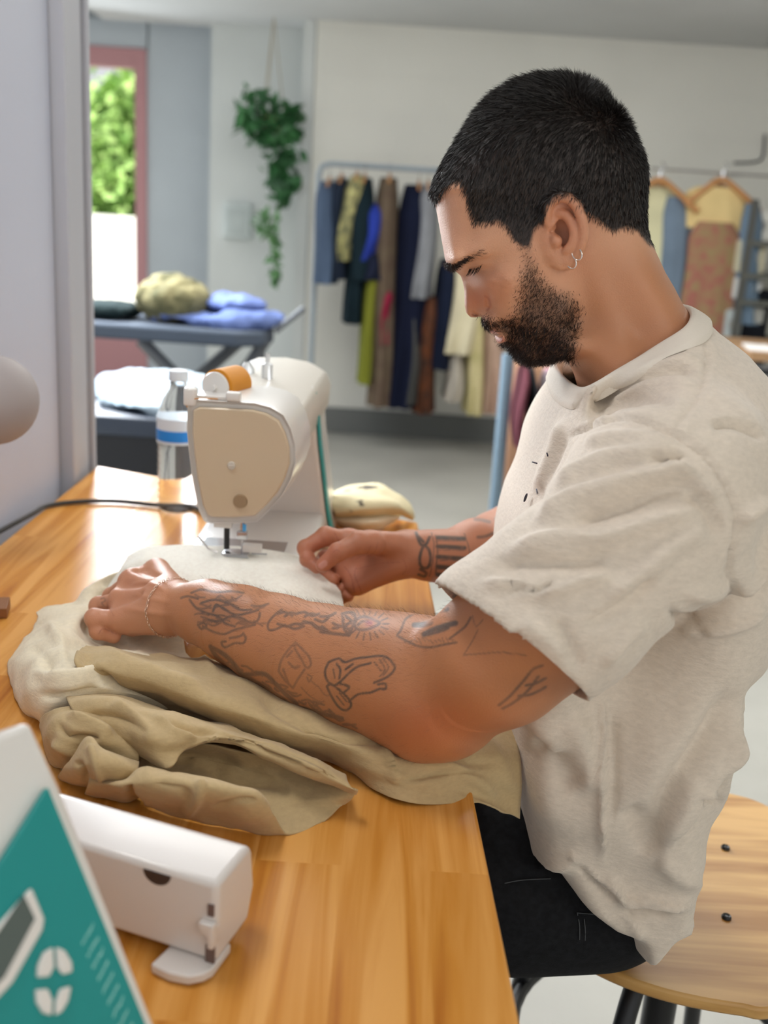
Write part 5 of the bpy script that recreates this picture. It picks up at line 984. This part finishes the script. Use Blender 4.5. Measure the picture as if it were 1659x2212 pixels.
# ================================================================ BACKGROUND
m_tube = hm('rack_steel', '8f9aa2', .4, spec=.5); m_hang = hm('hanger_wood', 'b98552', .5)
g = np.random.default_rng(4)
def garment(name, label, cat, top, bot, w, Y, m, depth=.17, group=None, seed=0, flare=1.0, hanger=True, sleeve=True, front=False):
    """a piece of clothing hanging edge-on (or face-on) from a rail: shoulders, body with flutes, a sleeve"""
    a = PY(*top, Y); b = PY(*bot, Y); wpx = w/FPX*Y; r = empty(name, (a[0], Y, b[2]), label, cat, group)
    n, lv = 40, 16; V = []; rg = np.random.default_rng(seed); ph = rg.random(3)*6
    for i in range(lv):
        t = i/(lv-1); c = a*(1-t)+b*t; sh = min(1, .25+t*5)**.6; hx = wpx/2*(.45+.55*sh)*(1+(flare-1)*t); hy = depth*(.25+.75*sh)*(1+.08*sin(3*t+ph[0]))
        if front: hx = wpx/2*(.35+.65*sh)*(1+(flare-1)*t); hy = depth*.35
        for k in range(n):
            an = 2*pi*k/n; f = 1+.10*t*sin(7*an+ph[1]+2*t)+.06*t*sin(11*an+ph[2]); V.append([c[0]+hx*f*cos(an)+.008*sin(5*t+ph[0]), Y+hy*f*sin(an), c[2]])
    Fc = [(i*n+k, i*n+(k+1) % n, (i+1)*n+(k+1) % n, (i+1)*n+k) for i in range(lv-1) for k in range(n)]+[tuple(range(n))[::-1], tuple((lv-1)*n+k for k in range(n))]
    meshobj('cloth_body', V, Fc, m, r, angle=70)
    if sleeve:
        s = MB(); L = (a[2]-b[2])*min(.62, .55/(a[2]-b[2]+.01)); yy = -depth*.8 if not front else 0; xx = 0 if not front else wpx*.5
        s.tube(catmull([(a[0]+xx*.6, Y+yy*.7, a[2]-.05), (a[0]+xx*1.0, Y+yy*1.05, a[2]-.05-L*.4), (a[0]+xx*1.05+.01, Y+yy*1.15, a[2]-.05-L)], 4), [.035, .05, .052, .05, .048, .045, .044, .042, .040], 14); s.build('sleeve', m, r)
    if hanger:
        h = MB(); yv = np.array([0, 1., 0]) if not front else np.array([1., 0, 0]); hh = a+np.array([0, 0, .015])
        h.tube([hh-yv*depth*.9-np.array([0, 0, .035]), hh, hh+yv*depth*.9-np.array([0, 0, .035])], [.007, .010, .007], 10); hgo = h.build('hanger', m_hang, r)
        h2 = MB(); h2.tube([hh, hh+[0, 0, .03], hh+[0, -.012, .045], hh+[0, 0, .06]], .002, 6).build('hook', m_steel, hgo)
    return r
YR = 5.25
ra = empty('garment_rack', (*PY(690, 600, YR)[:2], 0), 'grey tubular clothes rack against the rear wall, full of clothes', 'clothes rack')
p0 = PY(690, 352, YR); p1 = p0.copy(); p1[0] = .62
MB().tube([(p0[0], YR, 0.03), (p0[0], YR, p0[2]-.05), (p0[0]+.015, YR, p0[2]-.015), (p0[0]+.05, YR, p0[2])], .014, 10).build('post', m_tube, ra)
MB().tube([(p1[0], YR, 0.03), (p1[0], YR, p0[2])], .014, 10).build('post', m_tube, ra)
MB().tube([(p0[0]+.05, YR, p0[2]), (p1[0], YR, p0[2])], .014, 10).build('rail', m_tube, ra)
MB().tube([(p0[0], YR-.28, .03), (p0[0], YR+.28, .03)], .014, 10).build('foot', m_tube, ra); MB().tube([(p1[0], YR-.28, .03), (p1[0], YR+.28, .03)], .014, 10).build('foot', m_tube, ra)
GM = {}
def gm(hx, var=.12, vs=6, v2=None):
    k = (hx, v2, vs)
    if k not in GM: GM[k] = mat('cloth_'+hx, hexc(hx), .9, var=0 if v2 else var, var2=hexc(v2) if v2 else None, vscale=vs, spec=.15)
    return GM[k]
GR = 'clothes on the rear rack'
for i, (nm_, lab, cat, top, bot, w, col, v2, vs, sl) in enumerate([
 ('denim_jacket','faded slate-blue denim jacket, first garment on the rear rack','jacket',(712,392),(702,610),34,'49586e',None,6,0),
 ('jacket','dark navy jacket beside the slate-blue denim one','jacket',(738,385),(728,600),26,'232c3c',None,6,0),
 ('floral_shirt','yellow and grey patterned shirt near the left end of the rear rack','shirt',(772,380),(742,560),34,'4f5244','b8b27a',30,0),
 ('long_coat','dark green long coat on the rear rack with one sleeve hanging low','coat',(788,385),(765,695),30,'14232a',None,6,1),
 ('blue_blouse','royal blue blouse on the rear rack','blouse',(812,440),(788,560),40,'2a3c96',None,6,0),
 ('dark_skirt','navy skirt hanging beneath the royal blue blouse','skirt',(806,540),(800,600),42,'1b2033',None,6,0),
 ('olive_dress','olive lime dress showing low between the dark coats','dress',(812,560),(788,822),26,'767a2c',None,6,0),
 ('taupe_dress','taupe and rust striped long dress on the rear rack','dress',(842,385),(818,868),38,'6a5d4c','5a4a40',14,0),
 ('crimson_scarf','crimson scarf peeping out below the taupe dress','scarf',(838,620),(828,735),22,'8e2740',None,6,0),
 ('navy_gown','long midnight navy gown, darkest and widest on the rear rack','dress',(905,400),(866,872),56,'11162a',None,5,0),
 ('grey_shirt','pale grey shirt between the navy garments','shirt',(925,400),(905,640),34,'83858a',None,6,0),
 ('navy_trousers','navy trousers hanging left of his nose','trousers',(965,560),(952,790),34,'161d30',None,6,0),
 ('rust_dress','rust brown patterned dress low on the rear rack','dress',(930,640),(912,885),32,'6b3f28','3c2c26',16,0),
 ('grey_dress','dark grey dress beside the rust one','dress',(895,640),(885,862),26,'4c4c4a',None,6,0),
 ('cream_blouse','cream blouse hanging below his nose','blouse',(1010,560),(985,755),70,'cfc6a8',None,6,0),
 ('white_skirt','off-white skirt under the cream blouse','skirt',(990,740),(975,858),28,'b3aca0',None,6,0),
 ('yellow_dress','pale olive yellow dress below his chin','dress',(1035,600),(1020,885),34,'a8a070','c8bc90',9,0),
 ('pink_dress','dusty pink long dress, next right of the pale yellow one','dress',(1065,600),(1055,880),34,'b79a88',None,6,0)]):
    garment(nm_, lab, cat, top, bot, w*1.35, YR+.01*(i % 3-1), gm(col, v2=v2, vs=vs), .15+.02*(i % 3), GR, i, 1.12, hanger=(top[1] < 420), sleeve=bool(sl))
# nearer stand behind his chin
rk = empty('clothes_stand', (*PY(1068, 1110, 3.1)[:2], 0), 'blue-grey steel clothes stand whose leg rises behind his chest', 'clothes rack')
q = PY(1098, 765, 3.1); q2 = PY(1068, 1110, 3.1); qb = q2+(q2-q)*((q2[2]-0.0)/(q[2]-q2[2])); 
MB().tube([qb, q], .019, 12).build('post', hm('stand_steel', '6f8494', .4), rk)
MB().tube([(q[0]+.9, 3.1, 0), (q[0]+.9, 3.1, q[2])], .019, 12).build('post', hm('stand_steel2', '6f8494', .4), rk)
MB().tube([q, (q[0]+.9, 3.1, q[2])], .014, 12).build('rail', m_black, rk)
for i, (nm_, lab, cat, top, bot, w, col, v2, vs) in enumerate([
 ('wine_dress','dark wine red dress right beside the steel stand post','dress',(1126,790),(1120,960),22,'5a3038',None,6),
 ('black_coat','black coat on the stand behind his chest','coat',(1148,790),(1142,1010),22,'1d1e22',None,6),
 ('patterned_dress','light patterned dress with pink and green hanging under his beard','dress',(1190,800),(1180,960),52,'93a1a4','a85c6e',14)]):
    garment(nm_, lab, cat, top, bot, w, 3.12, gm(col, v2=v2, vs=vs), .12, 'clothes on the steel stand', 30+i, 1.1, hanger=False, sleeve=False)
q = PY(1128, 1015, 3.6); tag(MB().box((q[0]+.10, 3.75, .36), (.32, .3, .72), bev=.01).build('wooden_crate', hm('crate_brown', '8f6a50', .7)), 'brown wooden crate standing behind the steel stand', 'crate')
# wall hooks with face-on clothes at the right
for i, (nm_, lab, cat, top, bot, w, col, v2, vs) in enumerate([
 ('pale_blouse','pale yellow blouse hanging right behind his head','blouse',(1425,405),(1425,600),90,'d6d2ac',None,5),
 ('denim_dress','grey-blue denim dress on the rear wall behind his neck','dress',(1462,425),(1448,690),58,'6f7f90',None,5),
 ('butter_blouse','butter yellow blouse on a wooden hanger, right of his head','blouse',(1550,405),(1550,495),122,'ddc48c',None,5),
 ('floral_dress','multicoloured floral dress hanging under the butter yellow blouse','dress',(1545,480),(1530,720),112,'94875f','9c5b57',22),
 ('blue_jacket','dusty blue jacket at the right edge beside the floral dress','jacket',(1622,440),(1612,700),44,'65788a',None,5)]):
    garment(nm_, lab, cat, top, bot, w, 5.2-.03*i, gm(col, v2=v2, vs=vs), .11, 'clothes on the wall hooks', 50+i, 1.05, hanger=i in (0, 2), sleeve=False, front=True)
for px_, lab in ((1425, 'curved wooden hanger holding the pale yellow blouse'), (1560, 'broad wooden hanger above the butter yellow blouse')):
    a = PY(px_-80, 442, 5.1); b = PY(px_, 388, 5.1); c = PY(px_+82, 458, 5.1); h = empty('coat_hanger', (b[0], 5.1, a[2]), lab, 'hanger', 'wooden hangers on the rear wall')
    MB().tube(catmull([a, (a+b)/2+[0, 0, .01], b, (b+c)/2+[0, 0, .01], c], 5), .014, 10).build('shoulder_bar', m_hang, h); MB().tube([b, b+[0, 0, .04], b+[.02, 0, .06], b+[.0, 0, .08]], .004, 8).build('hook', m_steel, h)
wr_ = empty('wall_rail', (*PY(1500, 372, 5.2)[:2], 1.3), 'thin steel rail fixed to the rear wall above the hangers', 'rail'); z_ = PY(1500, 372, 5.2)[2]
MB().tube([(PY(1405, 372, 5.12)[0], 5.12, z_), (PY(1700, 372, 5.12)[0], 5.12, z_)], .006, 8).tube([(1.6, 5.12, z_), (1.6, 5.69, z_)], .006, 8).tube([(2.0, 5.12, z_), (2.0, 5.69, z_)], .006, 8).build('rod', m_steel, wr_)
# shelf with frames at the right edge
sx0 = PY(1598, 600, 5.0)[0]; shf = empty('shelf_unit', (sx0+.4, 5.2, 0), 'dark metal shelf unit cut off by the right picture edge', 'shelf')
for zz in (PY(1630, 520, 5.0)[2], PY(1630, 592, 5.0)[2], PY(1630, 650, 5.0)[2], PY(1630, 738, 5.0)[2]): MB().box((sx0+.42, 5.2, zz-.012), (.8, .36, .024)).build('shelf_board', hm('shelf_dark', '55564f', .6), shf, smooth=False)
zt = PY(1630, 430, 5.0)[2]
for x in (sx0+.03, sx0+.81):
    for y in (5.04, 5.36): MB().box((x, y, zt/2), (.03, .03, zt)).build('upright', hm('shelf_upright', '4b4c48', .6), shf, smooth=False)
zs = [PY(1630, p, 5.0)[2] for p in (520, 592, 650, 738)]
for i, (px_, w, h, col, zz, lab, cat) in enumerate([(1636, .12, .14, 'd8d8d2', zs[0], 'white framed card on the top shelf', 'picture frame'), (1622, .14, .15, 'b9b49c', zs[1], 'cream card box on the second shelf', 'box'), (1626, .13, .10, 'c4c6c4', zs[2], 'pale grey box on the third shelf', 'box'), (1610, .12, .14, 'a8b0b0', zs[3], 'rounded grey tub on the lowest shelf', 'tub'), (1655, .12, .24, '14161c', zs[3], 'black bag at the right end of the lowest shelf', 'bag')]):
    q = PY(px_, 500, 5.12); nm_ = ['picture_frame', 'card_box', 'storage_box', 'storage_tub', 'handbag'][i]; r = empty(nm_, (q[0], 5.12, zz), lab, cat)
    mbq = MB()
    if i == 3: mbq.lathe((q[0], 5.12, zz), [(.0, .001), (.05, .001), (.06, .02), (.06, h-.01), (.05, h), (.0, h)], 24)
    else: mbq.box((q[0], 5.12, zz+h/2+.001), (w, .05 if i == 0 else .12, h), bev=.006)
    mbq.build('body' if i else 'mount', gm(col), r); MB().box((q[0], 5.12-(.03 if i == 0 else .065), zz+h*.5), (w*.5, .004, h*.3)).build('label_patch', gm('9a9a94'), r, smooth=False)
# desk with papers, right edge
qd = PY(1600, 752, 3.9); dk = empty('side_desk', (qd[0]+.5, 4.0, 0), 'brown desk with papers behind his back at the right edge', 'desk')
MB().box((qd[0]+.55, 4.05, qd[2]-.015), (1.1, .55, .03)).build('desktop', hm('desk_brown', '9c7a58', .5), dk, smooth=False)
for x in (qd[0]+.04, qd[0]+1.05):
    for y in (3.82, 4.28): MB().box((x, y, (qd[2]-.03)/2), (.04, .04, qd[2]-.03)).build('leg', m_black, dk, smooth=False)
for i in range(3): tag(MB().box((qd[0]+.10+.16*i, 3.92+.05*i, qd[2]+.004), (.15, .20, .006), rz=.3*i-.2).build('paper_sheets', gm('e8e6e4'), None, smooth=False), ['white paper pile at the near left corner of the brown desk', 'white paper pile in the middle of the brown desk', 'white paper pile farthest right on the brown desk'][i], 'paper', 'papers on the desk')
# ironing table with laundry
ib = empty('ironing_table', (-.9, 3.5, 0), 'dark padded ironing table in front of the window wall, heaped with laundry', 'ironing table')
tz = PY(400, 700, 3.45)[2]; xl = -1.35; xr = PY(588, 700, 3.4)[0]
poly = [(xl, 3.30), (xr-.10, 3.28), (xr-.02, 3.34), (xr, 3.45), (xr-.02, 3.58), (xr-.10, 3.64), (xl, 3.66)]
MB().prism([np.array([x, y, tz-.045]) for x, y in poly], (0, 0, .05)).build('board', hm('board_cover', '3c4552', .85), ib, smooth=False, bev=.01)
def bar(n, a, b, r=.018, m=None): MB().tube([a, b], r, 8).build(n, m or hm('dark_steel', '50545a', .5), ib)
qa = PY(310, 745, 3.4); qb = PY(415, 850, 3.4); dd = (qb-qa); qe = qa+dd*((qa[2]-.02)/(qa[2]-qb[2])); bar('leg', (qa[0], 3.36, tz-.05), (qe[0], 3.36, .02), .022); bar('leg', (xr-.12, 3.58, tz-.05), (-1.3, 3.58, .02), .022)
bar('leg', (xr-.05, 3.50, tz-.05), (xr-.06, 3.50, .02)); bar('brace', (xr-.02, 3.40, tz-.03), (xr-.14, 3.40, tz-.22), .02); bar('handle', (xr+.01, 3.4, tz+.0), (xr+.10, 3.42, tz+.08), .010)
def heap(name, lab, cat, c, r, m, seed, lumps=9, parent=None):
    v = Vol(np.array(c)-np.array(r)*1.25-.02, np.array(c)+np.array(r)*1.25+.02, max(r)/26, cap=.05); rg = np.random.default_rng(seed); base = c[2]-r[2]
    v.ell(c, r, .02)
    for i in range(lumps): a = rg.uniform(-.75, .75, 3); q = np.array(c)+a*r*[.85, .85, .6]; v.ell(q, np.array(r)*rg.uniform(.25, .5), max(r)*.15)
    V, Q = v.mesh(2); N = vnormals(V, Q); V = V+N*(noise3(V, 2.5/max(r), seed)*max(r)*.14)[:, None]; V[:, 2] = np.maximum(V[:, 2], base+.004)
    return tag(meshobj(name, V, Q, m), lab, cat)
def at3(px_, py_, Y): return PY(px_, py_, Y)
c = PY(372, 620, 3.45); heap('camouflage_bag', 'crumpled olive camouflage bundle on the ironing table', 'bag', (c[0], 3.45, tz+.083), (.125, .11, .078), gm('4f4e38', v2='857d5c', vs=18), 5, 12)
c = PY(470, 680, 3.45); heap('blue_cloth', 'crumpled blue cloth spread on the ironing table', 'cloth', (c[0], 3.46, tz+.028), (.21, .13, .026), gm('5f6f9e'), 6, 10)
c = PY(520, 665, 3.45); heap('blue_shirt', 'blue shirt rumpled on top of the ironing table, right end', 'shirt', (c[0]-.02, 3.47, tz+.055+.02), (.10, .10, .03), gm('6272a4'), 16, 8)
c = PY(238, 655, 3.45); heap('dark_cloth', 'dark green folded cloth at the left end of the ironing table', 'cloth', (c[0], 3.45, tz+.036), (.10, .10, .03), gm('1e2a2b'), 7)
# trunk with pale sheets
yb = 2.55; zt_ = PY(260, 908, yb)[2]; xa = PY(150, 900, yb)[0]; xb = PY(345, 900, yb)[0]
tr = empty('trunk', ((xa+xb)/2, yb+.25, 0), 'low black trunk below the ironing table, seen past the partition', 'trunk')
MB().box(((xa+xb)/2, yb+.25, zt_/2+.06), (xb-xa, .5, zt_-.12), bev=.01).build('trunk_body', hm('trunk_black', '0e1118', .6), tr); MB().box(((xa+xb)/2, yb+.25, zt_-.015), (xb-xa+.02, .52, .05), bev=.008).build('trunk_lid', hm('trunk_lid', '2a3444', .5), tr)
MB().box(((xa+xb)/2, yb+.22, .06), (xb-xa+.1, .56, .12)).build('plinth', hm('plinth_grey', 'a8a8a0', .7), tr, smooth=False)
heap('pale_sheets', 'pale blue and white sheets heaped on the black trunk', 'bedding', ((xa+xb)/2+.06, yb+.25, zt_+.026), ((xb-xa)/2+.04, .22, .022), gm('93a9ba', v2='b8c4cc', vs=5), 9, 10)
# hanging plant
pt = empty('hanging_plant', (*PY(585, 250, 5.7)[:2], 1.5), 'trailing green pothos hanging from the ceiling by cords near the corner', 'plant')
pc_ = PY(585, 262, 5.7)
MB().lathe(pc_, [(.0, -.06), (.05, -.06), (.07, .02), (.075, .03), (.068, .03), (.0, .0)], 24).build('pot', hm('pot_clay', 'b08a6c', .8), pt)
for k in range(3): a = 2*pi*k/3; MB().tube([pc_+[.07*cos(a), .07*sin(a), .02], (pc_[0], pc_[1], 2.119)], .003, 6).build('cord', hm('jute_cord', 'a89c84', .9), pt)
m_pl = hm('pothos_leaf', '1f4a2a', .55, var2=hexc('3f7a44'), vscale=12)
lp_ = []
for a, b, s in [(560,235,.09),(575,225,.10),(540,250,.07),(600,245,.09),(625,258,.06),(580,270,.10),(545,285,.05),(535,265,.06),(590,300,.09),(610,310,.07),(635,290,.05),(595,330,.08),(605,345,.07),(625,340,.05),(600,370,.07),(612,390,.06),(605,410,.05),(625,395,.04),(612,430,.04)]: lp_.append([*PY(a, b, 5.62), s])
leafcloud('leaf_crown', lp_, 360, .045, m_pl, pt, 12)
lp_ = [[*PY(a, b, 5.62), s] for a, b, s in [(575,465,.04),(590,475,.05),(582,490,.05),(560,490,.03),(592,520,.03),(598,545,.03),(594,570,.03),(592,595,.03),(597,610,.02)]]
leafcloud('trailing_leaves', lp_, 90, .035, hm('young_leaf', '5f8f58', .55), pt, 13)
MB().tube(catmull([pc_+[0, -.07, .02], PY(600, 330, 5.62), PY(612, 430, 5.62), PY(585, 490, 5.62), PY(595, 560, 5.62), PY(594, 615, 5.62)], 6), .004, 6).build('vine', hm('vine_green', '5a7a4a', .7), pt)
q = PY(514, 478, 5.98); eb = empty('switch_box', (q[0], 5.97, q[2]), 'pale grey electrical box on the wall below the hanging plant', 'electrical box'); MB().box((q[0], 5.965, q[2]), (.15, .05, .19), bev=.008).build('housing', gm('c3cbca'), eb); MB().box((q[0], 5.937, q[2]), (.11, .006, .14), bev=.002).build('cover', gm('b3bbba'), eb)
tag(MB().tube(catmull([PY(1585, 352, 5.68), PY(1630, 350, 5.68), PY(1648, 338, 5.68), PY(1652, 290, 5.68)], 5), .006, 6).build('wall_wire', m_black), 'thin dark wire running along the rear wall near the right edge', 'wire')
